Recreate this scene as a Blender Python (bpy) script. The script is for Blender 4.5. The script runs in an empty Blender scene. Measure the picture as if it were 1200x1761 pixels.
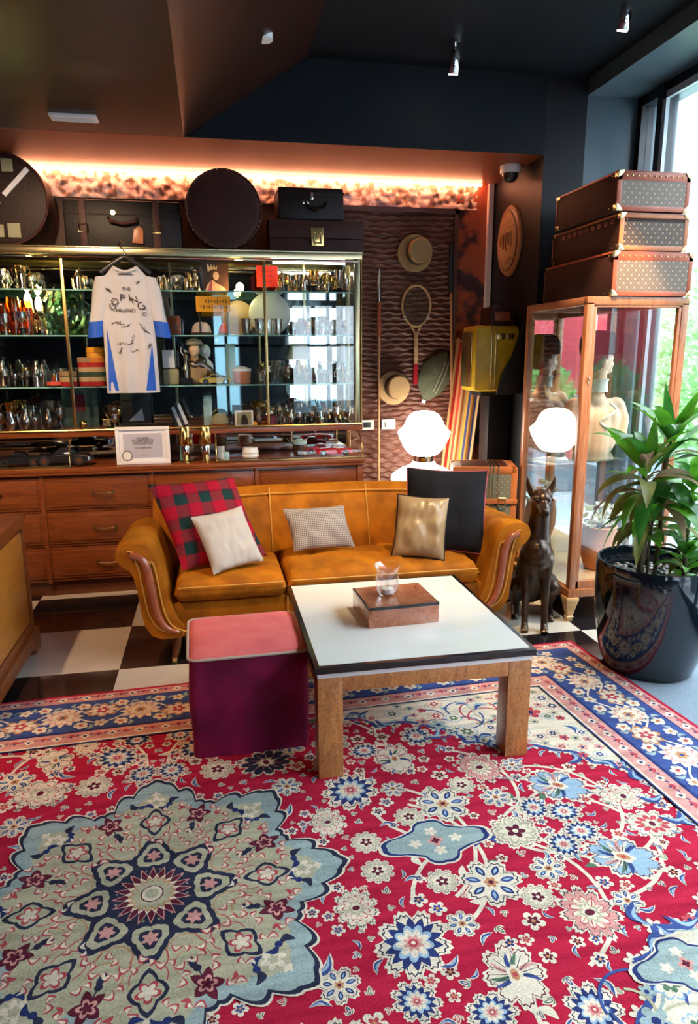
import bpy, bmesh, math, random
from mathutils import Vector, Matrix, noise
PI = math.pi
C = bpy.context.scene.collection
sc = bpy.context.scene
# ------------------------------------------------------------------ camera
F_PX, PITCH, YAW, ROLL = 1207.2, 0.22089, 0.18977, -0.00574
fwd = Vector((math.sin(YAW)*math.cos(PITCH), math.cos(YAW)*math.cos(PITCH), -math.sin(PITCH)))
rt0 = Vector((math.cos(YAW), -math.sin(YAW), 0)); up0 = rt0.cross(fwd)
rt = math.cos(ROLL)*rt0 + math.sin(ROLL)*up0
up = -math.sin(ROLL)*rt0 + math.cos(ROLL)*up0
cam = bpy.data.cameras.new('camera'); co = bpy.data.objects.new('camera', cam); C.objects.link(co)
cam.sensor_fit = 'VERTICAL'; cam.sensor_height = 36; cam.lens = F_PX*36/1761; cam.clip_start = .05; cam.clip_end = 200
m = Matrix((rt, up, -fwd)).transposed().to_4x4(); m.translation = (0, 0, 1.6); co.matrix_world = m
sc.camera = co
# ------------------------------------------------------------------ view + world
sc.view_settings.view_transform = 'Standard'; sc.view_settings.look = 'None'
sc.view_settings.gamma = 1; sc.view_settings.use_curve_mapping = False
sc.view_settings.exposure = 1.35
sc.cycles.use_denoising = True
sc.cycles.max_bounces = 10; sc.cycles.diffuse_bounces = 4; sc.cycles.glossy_bounces = 5
sc.cycles.transparent_max_bounces = 24; sc.cycles.caustics_reflective = False; sc.cycles.caustics_refractive = False
sc.cycles.sample_clamp_indirect = 6
w = bpy.data.worlds.new('world'); sc.world = w; w.use_nodes = True
nt = w.node_tree; bg = nt.nodes['Background']
tc = nt.nodes.new('ShaderNodeTexCoord'); sp = nt.nodes.new('ShaderNodeSeparateXYZ'); cr = nt.nodes.new('ShaderNodeValToRGB')
nt.links.new(tc.outputs['Generated'], sp.inputs[0]); nt.links.new(sp.outputs['Z'], cr.inputs[0]); nt.links.new(cr.outputs[0], bg.inputs[0])
cr.color_ramp.elements[0].color = (.88, .94, 1, 1); cr.color_ramp.elements[1].color = (.68, .84, 1, 1)
bg.inputs[1].default_value = 7.5

def area(name, loc, rot, size, power, col):
    l = bpy.data.lights.new(name, 'AREA'); l.shape = 'RECTANGLE'; l.size, l.size_y = size; l.energy = power; l.color = col
    o = bpy.data.objects.new(name, l); o.location = loc; o.rotation_euler = rot; C.objects.link(o); return o
def spot(name, loc, target, power, col, ang=60, blend=.6, r=.04):
    l = bpy.data.lights.new(name, 'SPOT'); l.energy = power; l.color = col; l.spot_size = math.radians(ang); l.spot_blend = blend; l.shadow_soft_size = r
    o = bpy.data.objects.new(name, l); o.location = loc
    o.rotation_euler = (Vector(target)-Vector(loc)).to_track_quat('-Z', 'Y').to_euler(); C.objects.link(o); return o
WARM = (1, .62, .3)
spot('spot_case', (1.9, 3.0, 3.2), (2.4, 4.1, .9), 200, (1, .70, .42), 30)
spot('spot_sofa_left', (-.3, 2.7, 3.2), (.1, 4.0, .5), 120, (1, .72, .4), 60)
spot('spot_sofa_right', (1.4, 2.9, 3.2), (1.1, 4.1, .5), 110, (1, .72, .4), 60)
spot('spot_left', (-1.5, 2.6, 2.78), (-1.0, 4.3, .2), 70, (1, .62, .34), 90)
spot('spot_display', (.2, 3.5, 3.2), (0, 5.1, 1.7), 90, (1, .80, .6), 70)
spot('spot_display_left', (-.9, 3.4, 2.8), (-1.0, 5.1, 1.6), 50, (1, .66, .4), 75)

# ------------------------------------------------------------------ materials
M = {}
def lk(nt, a, b): nt.links.new(a, b)
def new_mat(name):
    m = bpy.data.materials.new(name); m.use_nodes = True; M[name] = m
    return m, m.node_tree, m.node_tree.nodes['Principled BSDF']
def c4(c): return (c[0], c[1], c[2], 1)
def mat(name, col, rough=.5, metal=0, col2=None, nscale=8, ndet=4, bump=0, bscale=30, coat=0, sheen=0, sheen_col=None, emit=None, estr=0, stretch=None, spec=None):
    m, nt, b = new_mat(name); N = nt.nodes
    b.inputs['Base Color'].default_value = c4(col); b.inputs['Roughness'].default_value = rough; b.inputs['Metallic'].default_value = metal
    if spec is not None: b.inputs['Specular IOR Level'].default_value = spec
    if coat: b.inputs['Coat Weight'].default_value = coat; b.inputs['Coat Roughness'].default_value = .06
    if sheen:
        b.inputs['Sheen Weight'].default_value = sheen; b.inputs['Sheen Roughness'].default_value = .35
        b.inputs['Sheen Tint'].default_value = c4(sheen_col or col)
    if emit: b.inputs['Emission Color'].default_value = c4(emit); b.inputs['Emission Strength'].default_value = estr
    tcn = N.new('ShaderNodeTexCoord'); mp = N.new('ShaderNodeMapping'); lk(nt, tcn.outputs['Object'], mp.inputs[0])
    if stretch: mp.inputs['Scale'].default_value = stretch
    if col2:
        n = N.new('ShaderNodeTexNoise'); n.inputs['Scale'].default_value = nscale; n.inputs['Detail'].default_value = ndet
        r = N.new('ShaderNodeValToRGB'); r.color_ramp.elements[0].position = .35; r.color_ramp.elements[1].position = .65
        r.color_ramp.elements[0].color = c4(col); r.color_ramp.elements[1].color = c4(col2)
        lk(nt, mp.outputs[0], n.inputs['Vector']); lk(nt, n.outputs['Fac'], r.inputs[0]); lk(nt, r.outputs[0], b.inputs['Base Color'])
    if bump:
        n2 = N.new('ShaderNodeTexNoise'); n2.inputs['Scale'].default_value = bscale; n2.inputs['Detail'].default_value = 3
        bp = N.new('ShaderNodeBump'); bp.inputs['Strength'].default_value = bump; bp.inputs['Distance'].default_value = .004
        lk(nt, mp.outputs[0], n2.inputs['Vector']); lk(nt, n2.outputs['Fac'], bp.inputs['Height']); lk(nt, bp.outputs[0], b.inputs['Normal'])
    return m
def wood(name, c1, c2, rough=.35, scale=6, stretch=(1, 1, 8), coat=.2, dist=4, figure=0):
    m, nt, b = new_mat(name); N = nt.nodes
    b.inputs['Roughness'].default_value = rough; b.inputs['Coat Weight'].default_value = coat; b.inputs['Coat Roughness'].default_value = .15
    tcn = N.new('ShaderNodeTexCoord'); mp = N.new('ShaderNodeMapping'); mp.inputs['Scale'].default_value = stretch; lk(nt, tcn.outputs['Object'], mp.inputs[0])
    n = N.new('ShaderNodeTexNoise'); n.inputs['Scale'].default_value = scale; n.inputs['Detail'].default_value = 8; n.inputs['Distortion'].default_value = dist*.3
    lk(nt, mp.outputs[0], n.inputs['Vector'])
    r = N.new('ShaderNodeValToRGB'); r.color_ramp.elements[0].position = .3; r.color_ramp.elements[1].position = .7
    r.color_ramp.elements[0].color = c4(c1); r.color_ramp.elements[1].color = c4(c2)
    lk(nt, n.outputs['Fac'], r.inputs[0]); src = r.outputs[0]
    if figure:
        n3 = N.new('ShaderNodeTexNoise'); n3.inputs['Scale'].default_value = 60; n3.inputs['Distortion'].default_value = 2; n3.inputs['Detail'].default_value = 4
        lk(nt, tcn.outputs['Object'], n3.inputs['Vector'])
        r3 = N.new('ShaderNodeValToRGB'); r3.color_ramp.elements[0].position = .40; r3.color_ramp.elements[1].position = .56
        r3.color_ramp.elements[0].color = (.45, .45, .45, 1); r3.color_ramp.elements[1].color = (1, 1, 1, 1); lk(nt, n3.outputs['Fac'], r3.inputs[0])
        mx = N.new('ShaderNodeMix'); mx.data_type = 'RGBA'; mx.blend_type = 'MULTIPLY'; mx.inputs['Factor'].default_value = figure
        lk(nt, src, mx.inputs['A']); lk(nt, r3.outputs[0], mx.inputs['B']); src = mx.outputs['Result']
    lk(nt, src, b.inputs['Base Color'])
    return m
def glass(name, tint=(1, 1, 1), ior=1.5, rough=0, gl=1.0):
    m = bpy.data.materials.new(name); m.use_nodes = True; nt = m.node_tree; N = nt.nodes; N.remove(N['Principled BSDF']); M[name] = m
    t = N.new('ShaderNodeBsdfTransparent'); t.inputs[0].default_value = c4(tint)
    g = N.new('ShaderNodeBsdfGlossy'); g.inputs['Roughness'].default_value = rough; g.inputs[0].default_value = (gl, gl, gl, 1)
    lw = N.new('ShaderNodeLayerWeight'); lw.inputs[0].default_value = .5
    pw = N.new('ShaderNodeMath'); pw.operation = 'POWER'; pw.inputs[1].default_value = 4; lk(nt, lw.outputs['Facing'], pw.inputs[0])
    f0 = ((ior-1)/(ior+1))**2*1.6; f = N.new('ShaderNodeMath'); f.operation = 'MULTIPLY_ADD'; f.inputs[1].default_value = 1-f0; f.inputs[2].default_value = f0; lk(nt, pw.outputs[0], f.inputs[0])
    x = N.new('ShaderNodeMixShader'); lk(nt, f.outputs[0], x.inputs[0]); lk(nt, t.outputs[0], x.inputs[1]); lk(nt, g.outputs[0], x.inputs[2])
    lk(nt, x.outputs[0], N['Material Output'].inputs[0]); return m
def checker(name, c1, c2, size, origin):
    m, nt, b = new_mat(name); N = nt.nodes
    tcn = N.new('ShaderNodeTexCoord'); mp = N.new('ShaderNodeMapping'); mp.vector_type = 'POINT'
    mp.inputs['Location'].default_value = (-origin[0]/size[0]+20, -origin[1]/size[1]+20, .5); mp.inputs['Scale'].default_value = (1/size[0], 1/size[1], 0)
    ck = N.new('ShaderNodeTexChecker'); ck.inputs['Scale'].default_value = 1
    lk(nt, tcn.outputs['Object'], mp.inputs[0]); lk(nt, mp.outputs[0], ck.inputs[0])
    n = N.new('ShaderNodeTexNoise'); n.inputs['Scale'].default_value = 3; n.inputs['Detail'].default_value = 8; n.inputs['Distortion'].default_value = 1
    lk(nt, tcn.outputs['Object'], n.inputs['Vector'])
    for k, c in ((2, c1), (3, c2)) if False else ((1, c1), (2, c2)):
        r = N.new('ShaderNodeValToRGB'); r.color_ramp.elements[0].position = .3; r.color_ramp.elements[1].position = .7
        r.color_ramp.elements[0].color = c4([v*.86 for v in c]); r.color_ramp.elements[1].color = c4(c)
        lk(nt, n.outputs['Fac'], r.inputs[0]); lk(nt, r.outputs[0], ck.inputs[k])
    lk(nt, ck.outputs[0], b.inputs['Base Color']); b.inputs['Roughness'].default_value = .12; b.inputs['Coat Weight'].default_value = .3
    b.inputs['Coat Roughness'].default_value = .05
    return m
def monogram(name, base, motif, s=26):
    m, nt, b = new_mat(name); N = nt.nodes; b.inputs['Roughness'].default_value = .45
    tcn = N.new('ShaderNodeTexCoord')
    sp = N.new('ShaderNodeSeparateXYZ'); lk(nt, tcn.outputs['Object'], sp.inputs[0])
    def math_(op, a, bb=None, val=None):
        q = N.new('ShaderNodeMath'); q.operation = op
        if isinstance(a, (int, float)): q.inputs[0].default_value = a
        else: lk(nt, a, q.inputs[0])
        if bb is not None:
            if isinstance(bb, (int, float)): q.inputs[1].default_value = bb
            else: lk(nt, bb, q.inputs[1])
        return q.outputs[0]
    hx = math_('ADD', sp.outputs['X'], sp.outputs['Y'])
    a = math_('MULTIPLY', math_('ADD', hx, sp.outputs['Z']), s); d = math_('MULTIPLY', math_('SUBTRACT', hx, sp.outputs['Z']), s)
    fa = math_('ABSOLUTE', math_('SUBTRACT', math_('FRACT', a), .5)); fd = math_('ABSOLUTE', math_('SUBTRACT', math_('FRACT', d), .5))
    # small four-point flower in each diamond
    cross = math_('LESS_THAN', math_('MULTIPLY', fa, fd), .012)
    near = math_('LESS_THAN', math_('MAXIMUM', fa, fd), .27)
    ring = math_('MULTIPLY', cross, near)
    line = math_('GREATER_THAN', math_('MAXIMUM', fa, fd), .46)
    f = math_('MAXIMUM', ring, math_('MULTIPLY', line, .35))
    mx = N.new('ShaderNodeMix'); mx.data_type = 'RGBA'; lk(nt, f, mx.inputs['Factor']); mx.inputs['A'].default_value = c4(base); mx.inputs['B'].default_value = c4(motif)
    lk(nt, mx.outputs['Result'], b.inputs['Base Color']); return m
def plaid(name, base, cols, scale, rough=.9, rot=0):
    """stripes in both directions: cols = (A colour, B colour) on a base, multiply-mixed like woven tartan; uses the UV of the cushion"""
    m, nt, b = new_mat(name); N = nt.nodes; b.inputs['Roughness'].default_value = rough; b.inputs['Specular IOR Level'].default_value = .2
    uv = N.new('ShaderNodeTexCoord'); sp = N.new('ShaderNodeSeparateXYZ'); lk(nt, uv.outputs['UV'], sp.inputs[0])
    rs = []
    for ax in ('X', 'Y'):
        q = N.new('ShaderNodeMath'); q.operation = 'MULTIPLY'; q.inputs[1].default_value = scale; lk(nt, sp.outputs[ax], q.inputs[0])
        fr = N.new('ShaderNodeMath'); fr.operation = 'FRACT'; lk(nt, q.outputs[0], fr.inputs[0])
        r = N.new('ShaderNodeValToRGB'); r.color_ramp.interpolation = 'CONSTANT'; el = r.color_ramp.elements
        el[0].position = 0; el[0].color = c4(cols[0]); el[1].position = .5; el[1].color = c4(cols[1])
        for p_, c_ in cols[2:]:
            e = el.new(p_); e.color = c4(c_)
        lk(nt, fr.outputs[0], r.inputs[0]); rs.append(r.outputs[0])
    mx = N.new('ShaderNodeMix'); mx.data_type = 'RGBA'; mx.inputs['Factor'].default_value = .5; lk(nt, rs[0], mx.inputs['A']); lk(nt, rs[1], mx.inputs['B'])
    lk(nt, mx.outputs['Result'], b.inputs['Base Color']); return m
def stripes(name, cols, axis='X', scale=1, rough=.7, coord='UV'):
    m, nt, b = new_mat(name); N = nt.nodes; b.inputs['Roughness'].default_value = rough
    uv = N.new('ShaderNodeTexCoord'); sp = N.new('ShaderNodeSeparateXYZ'); lk(nt, uv.outputs[coord], sp.inputs[0])
    q = N.new('ShaderNodeMath'); q.operation = 'MULTIPLY'; q.inputs[1].default_value = scale; lk(nt, sp.outputs[axis], q.inputs[0])
    fr = N.new('ShaderNodeMath'); fr.operation = 'FRACT'; lk(nt, q.outputs[0], fr.inputs[0])
    r = N.new('ShaderNodeValToRGB'); r.color_ramp.interpolation = 'CONSTANT'; el = r.color_ramp.elements
    n = len(cols); el[0].position = 0; el[0].color = c4(cols[0]); el[1].position = 1/n; el[1].color = c4(cols[1])
    for k in range(2, n):
        e = el.new(k/n); e.color = c4(cols[k])
    lk(nt, fr.outputs[0], r.inputs[0]); lk(nt, r.outputs[0], b.inputs['Base Color']); return m

# room
checker('floor_tiles', (.66, .60, .52), (.012, .010, .012), (.655, .607), (-.542, 3.567))
mat('ceiling_navy', (.003, .0055, .009), .6, bump=.1, bscale=60, spec=.25)
mat('bulkhead_navy', (.0025, .0055, .0095), .6, spec=.22)
mat('brown_ceiling', (.024, .0065, .0035), .38, bump=.05, bscale=12, spec=.3)
mat('column_dark', (.005, .0045, .008), .5, spec=.3)
mat('reveal_paint', (.085, .125, .15), .4)
mat('frame_dark', (.008, .012, .016), .4)
mat('frame_edge', (.55, .62, .66), .35)
mat('plaster_red', (.33, .062, .025), .8, col2=(.19, .034, .016), nscale=9, bump=.6, bscale=25)
mat('carpet_grey', (.20, .24, .29), .95, col2=(.30, .35, .40), nscale=220, bump=.8, bscale=300)
mat('pale_trim', (.92, .74, .66), .5)
mat('wall_brown', (.045, .022, .016), .6)
mat('panel_brown', (.105, .033, .020), .5, col2=(.16, .055, .033), nscale=5, stretch=(1, 1, 3))
mat('soffit_copper', (.26, .060, .022), .42, bump=.05, bscale=12, spec=.35)
mat('led', (1, .6, .3), emit=(1, .40, .20), estr=14)
mat('white_plastic', (.75, .75, .74), .35)
mat('dark_plastic', (.02, .02, .022), .3)
mat('wood_base', (.30, .085, .018), .3)
wood('walnut', (.16, .038, .010), (.30, .080, .018), .3, 5, (1, 6, 9), .3)
wood('walnut_light', (.46, .15, .018), (.64, .24, .035), .3, 5, (1, 1, 9), .3)
wood('walnut_dark', (.09, .026, .010), (.15, .044, .014), .3, 5, (1, 6, 9), .3)
wood('case_wood', (.30, .095, .035), (.50, .19, .075), .3, 7, (8, 8, 1), .3)
wood('case_wood_pale', (.60, .33, .12), (.78, .48, .22), .35, 7, (1, 8, 8), .3)
wood('table_burl', (.38, .125, .03), (.62, .26, .075), .28, 6, (5, 5, 1), .4, 6, .55)
wood('box_burl', (.38, .10, .045), (.56, .20, .09), .12, 6, (3, 3, 3), .8, 6, .5)
wood('arm_trim', (.30, .075, .035), (.46, .14, .065), .18, 6, (2, 2, 2), .6)
wood('racket_wood', (.42, .24, .10), (.62, .40, .18), .35, 8, (1, 1, 4))
wood('oar_wood', (.34, .15, .06), (.50, .25, .10), .35, 8, (4, 4, 1))
mat('brass', (.62, .42, .16), .25, 1)
mat('brass_pale', (.60, .52, .30), .25, 1)
mat('brass_bright', (.92, .62, .22), .18, 1)
mat('silver', (.80, .78, .74), .10, 1)
mat('silver_dull', (.42, .37, .32), .22, 1)
mat('pewter_dark', (.20, .16, .13), .25, 1)
mat('gold', (.85, .55, .18), .15, 1)
mat('chrome', (.75, .75, .76), .08, 1)
mat('iron', (.03, .03, .035), .4, .6)
mat('base_black', (.010, .009, .010), .25)
glass('pane', (.97, .985, .98), 1.45)
glass('case_pane', (.96, .98, .98), 1.6)
glass('shelf_glass', (.72, .90, .86), 1.6)
glass('clear_glass', (.97, .97, .97), 1.6)
glass('green_glass', (.74, .88, .80), 1.6)
glass('amber_glass', (1, .62, .28), 1.6)
mat('shelf_edge', (.30, .62, .56), .15)
mat('mirror', (.55, .60, .60), .015, 1)
mat('mirror_clear', (.82, .85, .85), .01, 1)
# soft goods
mat('velvet_mustard', (.52, .165, .002), .75, col2=(.29, .085, .001), nscale=7, bump=.25, bscale=26, sheen=.45, sheen_col=(1, .50, .03), spec=.25)
mat('velvet_piping', (.66, .33, .05), .5, sheen=.5, sheen_col=(1, .8, .3))
mat('velvet_wine', (.27, .008, .060), .7, col2=(.12, .004, .028), nscale=5, bump=.2, bscale=40, sheen=.55, sheen_col=(.8, .10, .25), spec=.2)
mat('velvet_wine_lit', (.86, .19, .17), .75, col2=(.76, .14, .14), nscale=7, bump=.2, bscale=30, sheen=.5, sheen_col=(1, .5, .45), spec=.2)  # wine velvet with grazing light put into the colour
mat('piping_grey', (.50, .40, .30), .6)
mat('cotton_white', (.50, .47, .43), .9, bump=.3, bscale=120, spec=.2)
mat('satin_beige', (.40, .27, .14), .33, col2=(.32, .20, .10), nscale=5, bump=.3, bscale=18)
mat('cotton_black', (.012, .013, .018), .85, bump=.2, bscale=200, spec=.2)
mat('piping_pink', (.45, .08, .12), .7)
plaid('tartan', None, ((.38, .006, .030), (.008, .040, .040), (.90, (.05, .010, .03))), 3.6)
plaid('houndstooth', None, ((.52, .47, .42), (.15, .11, .10)), 34)
# furniture
mat('table_white', (.94, .90, .82), .16, col2=(.90, .84, .72), nscale=2, coat=.4, stretch=(1, 3, 1))
mat('table_black', (.008, .008, .010), .2)
mat('wax', (.9, .88, .84), .5)
mat('bronze', (.085, .048, .030), .30, .55, col2=(.050, .028, .020), nscale=9, bump=.3, bscale=30)
mat('leather_dark', (.014, .0045, .004), .5, col2=(.020, .0065, .005), nscale=12, bump=.3, bscale=90, spec=.25)
mat('leather_brown', (.050, .014, .010), .5, col2=(.070, .021, .014), nscale=12, bump=.3, bscale=90, spec=.3)
mat('leather_plum', (.050, .014, .012), .5, col2=(.038, .011, .010), nscale=8, bump=.2, bscale=90, spec=.25)
mat('leather_black', (.007, .0045, .004), .45, bump=.3, bscale=90, spec=.3)
mat('leather_tan', (.50, .17, .055), .35, col2=(.42, .13, .045), nscale=14, bump=.1, bscale=60)
mat('leather_red', (.42, .085, .030), .35, col2=(.34, .065, .026), nscale=14, bump=.1, bscale=60)
mat('canvas_side', (.034, .0105, .008), .65, bump=.2, bscale=120, spec=.25)
monogram('monogram_pale', (.15, .105, .075), (.36, .27, .18), 22)
monogram('monogram_dark', (.045, .023, .011), (.34, .20, .09), 22)
monogram('monogram_grey', (.13, .14, .13), (.32, .28, .20), 26)
mat('straw', (.36, .24, .10), .8, bump=.7, bscale=130)
mat('straw_warm', (.52, .33, .15), .8, bump=.7, bscale=130)
mat('ribbon_dark', (.025, .016, .012), .6)
mat('red_grip', (.45, .01, .025), .5)
mat('string', (.20, .13, .09), .6)
mat('cap_green', (.10, .105, .058), .85, bump=.4, bscale=60)
mat('cap_stripe', (.30, .28, .20), .85)
mat('pot_black', (.006, .010, .016), .07, coat=.5)
mat('pebble', (.50, .45, .40), .7, col2=(.16, .14, .13), nscale=30)
mat('leaf', (.06, .24, .012), .35, col2=(.15, .42, .025), nscale=14, stretch=(1, 1, .4), spec=.5)
mat('leaf_dark', (.025, .12, .018), .35, col2=(.06, .22, .030), nscale=14)
mat('leaf_yellow', (.30, .26, .06), .5, col2=(.14, .17, .03), nscale=12)
mat('leaf_dry', (.42, .28, .15), .7, col2=(.26, .15, .08), nscale=12)
mat('stem', (.16, .11, .06), .7, col2=(.08, .06, .035), nscale=30, bump=.4)
mat('terracotta', (.62, .24, .10), .75, col2=(.52, .19, .08), nscale=8)
mat('blouse', (.90, .56, .36), .75, col2=(.84, .50, .32), nscale=5, bump=.3, bscale=30)
mat('lace', (.80, .72, .62), .8, bump=.8, bscale=120)
mat('skin_wax', (.72, .42, .28), .5)
mat('hair_brown', (.05, .022, .012), .6, bump=.5, bscale=120)
mat('cloth_slate', (.03, .035, .045), .8)
mat('felt_black', (.006, .006, .010), .9, spec=.1)
mat('yellow_metal', (.80, .52, .015), .4, col2=(.60, .38, .012), nscale=10)
mat('opal', (1, .97, .9), .2, emit=(1, .93, .80), estr=4.0)
mat('opal_dim', (1, .97, .9), .2, emit=(1, .93, .80), estr=2.4)
mat('bulb', (1, .8, .5), emit=(1, .62, .22), estr=60)
mat('bulb_led', (1, .9, .8), emit=(1, .92, .8), estr=10)
mat('shirt_white', (.50, .51, .54), .8, bump=.15, bscale=160, spec=.2)
mat('shirt_pink', (.60, .50, .48), .8, spec=.2)
mat('shirt_blue', (.004, .085, .52), .6)
mat('ink', (.03, .02, .02), .7)
mat('paper', (.78, .78, .80), .7)
mat('paper_grey', (.48, .48, .54), .7)
mat('frame_white', (.82, .81, .80), .4)
mat('card_orange', (.95, .40, .01), .6)
mat('card_red', (.90, .035, .01), .6)
mat('card_green', (.035, .075, .070), .6)
mat('card_wine', (.15, .010, .022), .6)
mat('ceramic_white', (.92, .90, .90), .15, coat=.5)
mat('enamel_teal', (.12, .32, .36), .3)
mat('car_red', (.55, .010, .020), .15, coat=.8)
mat('car_yellow', (.50, .42, .10), .25, coat=.5)
mat('car_black', (.016, .020, .026), .15, coat=.8)
mat('car_pink', (.55, .07, .13), .3, coat=.5)
mat('car_blue', (.35, .55, .60), .25, coat=.5)
mat('tyre', (.015, .015, .015), .7)
mat('tan_cloth', (.36, .24, .13), .8)
mat('khaki', (.30, .29, .17), .7)
mat('coral', (.80, .10, .05), .4)
mat('queen_skin', (.80, .52, .34), .7); mat('queen_hair', (.10, .035, .02), .7); mat('queen_gold', (.80, .60, .32), .6); mat('photo_dark', (.030, .014, .014), .6); mat('photo_brown', (.085, .03, .02), .6)
stripes('tin_stripes', ((.45, .02, .02), (.55, .40, .22), (.04, .08, .06), (.55, .40, .22), (.45, .02, .02), (.70, .22, .03), (.85, .38, .04), (.62, .16, .02)), 'Z', 4.0, coord='Object')
stripes('canvas_stripes', ((.55, .02, .01), (.80, .30, .12), (.62, .05, .02), (.85, .45, .22), (.80, .22, .03), (.85, .50, .25), (.85, .42, .06), (.06, .07, .20), (.85, .42, .10), (.75, .28, .08), (.06, .08, .25), (.85, .55, .25)), 'X', 1)
stripes('blue_stripes', ((.02, .03, .07), (.65, .72, .80)), 'X', 22, coord='Object')
# outside
mat('facade', (.72, .76, .78), .8)
mat('facade_teal', (.10, .17, .20), .8)
mat('facade_line', (.35, .45, .52), .8)
mat('red_screen', (.62, .045, .06), .6)
mat('pavement', (.50, .52, .54), .9)
mat('planter_grey', (.20, .24, .28), .6)
mat('hedge', (.10, .26, .07), .5, col2=(.26, .46, .16), nscale=12)

def translucent(name, f):
    m = M[name]; nt = m.node_tree; N = nt.nodes; b = N['Principled BSDF']; out = N['Material Output']
    t = N.new('ShaderNodeBsdfTranslucent'); x = N.new('ShaderNodeMixShader'); x.inputs[0].default_value = f
    lk(nt, b.inputs['Base Color'].links[0].from_socket, t.inputs[0]); lk(nt, b.outputs[0], x.inputs[1]); lk(nt, t.outputs[0], x.inputs[2]); lk(nt, x.outputs[0], out.inputs[0])
for n_ in ('leaf', 'leaf_dark', 'leaf_yellow', 'leaf_dry', 'hedge'): translucent(n_, .45)
# ------------------------------------------------------------------ mesh tools
class MB:
    def __init__(s): s.bm = bmesh.new(); s.mi = 0; s.T = Matrix()
    def face(s, vs):
        try: f = s.bm.faces.new(vs)
        except ValueError: return None
        f.material_index = s.mi; return f
    def v(s, p): return s.bm.verts.new(s.T @ Vector(p))
    def box(s, a, b):
        x0, y0, z0 = a; x1, y1, z1 = b
        v = [s.v(p) for p in ((x0,y0,z0),(x1,y0,z0),(x1,y1,z0),(x0,y1,z0),(x0,y0,z1),(x1,y0,z1),(x1,y1,z1),(x0,y1,z1))]
        for q in ((0,3,2,1),(4,5,6,7),(0,1,5,4),(1,2,6,5),(2,3,7,6),(3,0,4,7)): s.face([v[i] for i in q])
        return s
    def rings(s, rings, cap0=True, cap1=True, closed=False):
        R = [[s.v(p) for p in r] for r in rings]; n = len(R[0])
        m = len(R)
        for i in range(m if closed else m-1):
            a, b = R[i], R[(i+1) % m]
            for j in range(n): s.face((a[j], a[(j+1)%n], b[(j+1)%n], b[j]))
        if not closed:
            if cap0: s.face(list(reversed(R[0])))
            if cap1: s.face(R[-1])
        return s
    def lathe(s, prof, c=(0,0,0), seg=24, cap=True):
        c = Vector(c)
        s.rings([[c+Vector((max(r,.0004)*math.cos(2*PI*k/seg), max(r,.0004)*math.sin(2*PI*k/seg), z)) for k in range(seg)] for r, z in prof], cap, cap); return s
    def cyl(s, c, r, h, seg=20, r2=None): return s.lathe([(r, 0), (r if r2 is None else r2, h)], c, seg)
    def tube(s, pts, r, seg=8, closed=False):
        pts = [Vector(p) for p in pts]; n = len(pts); rings = []; prev = None
        for i, p in enumerate(pts):
            a = pts[(i-1) % n] if (closed or i > 0) else p; b = pts[(i+1) % n] if (closed or i < n-1) else p
            t = (b-a).normalized()
            if prev is None: nrm = t.orthogonal().normalized()
            else: nrm = (prev - t*prev.dot(t)); nrm = nrm.normalized() if nrm.length > 1e-6 else t.orthogonal().normalized()
            prev = nrm; bn = t.cross(nrm); rr = r[i] if isinstance(r, (list, tuple)) else r
            rings.append([p + rr*(math.cos(2*PI*k/seg)*nrm + math.sin(2*PI*k/seg)*bn) for k in range(seg)])
        s.rings(rings, closed=closed); return s
    def prism(s, poly, a, b, axis='Y'):
        """poly 2D extruded from a to b along axis; Y: (x,z), X: (y,z), Z: (x,y)"""
        def P(p, t): return {'Y': (p[0], t, p[1]), 'X': (t, p[0], p[1]), 'Z': (p[0], p[1], t)}[axis]
        s.rings([[P(p, a) for p in poly], [P(p, b) for p in poly]]); return s
    def sphere(s, c, r, seg=16, sc_=(1,1,1)):
        n = max(6, seg//2); c = Vector(c); rg = []
        for i in range(n+1):
            t = PI*i/n; rr = max(math.sin(t), .002)
            rg.append([c+Vector((r*sc_[0]*rr*math.cos(2*PI*k/seg), r*sc_[1]*rr*math.sin(2*PI*k/seg), -r*sc_[2]*math.cos(t))) for k in range(seg)])
        s.rings(rg); return s
    def grid(s, fn, nu, nv, closed_u=False):
        V = [[s.v(fn(i/nu, j/nv)) for i in range(nu if closed_u else nu+1)] for j in range(nv+1)]; w = len(V[0])
        for j in range(nv):
            for i in range(nu): s.face((V[j][i], V[j][(i+1) % w], V[j+1][(i+1) % w], V[j+1][i]))
        return V
    def mesh(s, name, smooth=True, bevel=0, angle=40):
        bmesh.ops.recalc_face_normals(s.bm, faces=s.bm.faces)
        if bevel:
            es = [e for e in s.bm.edges if len(e.link_faces) == 2 and e.calc_face_angle(0) > .6]
            bmesh.ops.bevel(s.bm, geom=es, offset=bevel, segments=2, profile=.6, affect='EDGES', clamp_overlap=True)
        me = bpy.data.meshes.new(name); s.bm.to_mesh(me); s.bm.free()
        if smooth:
            me.polygons.foreach_set('use_smooth', [True]*len(me.polygons)); me.set_sharp_from_angle(angle=math.radians(angle))
        return me
    def build(s, name, mats, parent=None, loc=None, **k):
        me = s.mesh(name, **k)
        for x in (mats if isinstance(mats, (list, tuple)) else [mats]): me.materials.append(M[x] if isinstance(x, str) else x)
        o = bpy.data.objects.new(name, me); C.objects.link(o)
        if parent: o.parent = parent
        if loc is not None: o.location = loc
        return o
def thing(name, label, cat, loc=(0,0,0), rz=0, group=None):
    o = bpy.data.objects.new(name, None); C.objects.link(o); o.location = loc; o.rotation_euler = (0, 0, rz)
    o.empty_display_size = .1; o['label'] = label; o['category'] = cat
    if group: o['group'] = group
    return o
def tag(o, label, cat, group=None, kind=None):
    o['label'] = label; o['category'] = cat
    if group: o['group'] = group
    if kind: o['kind'] = kind
    return o
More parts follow.
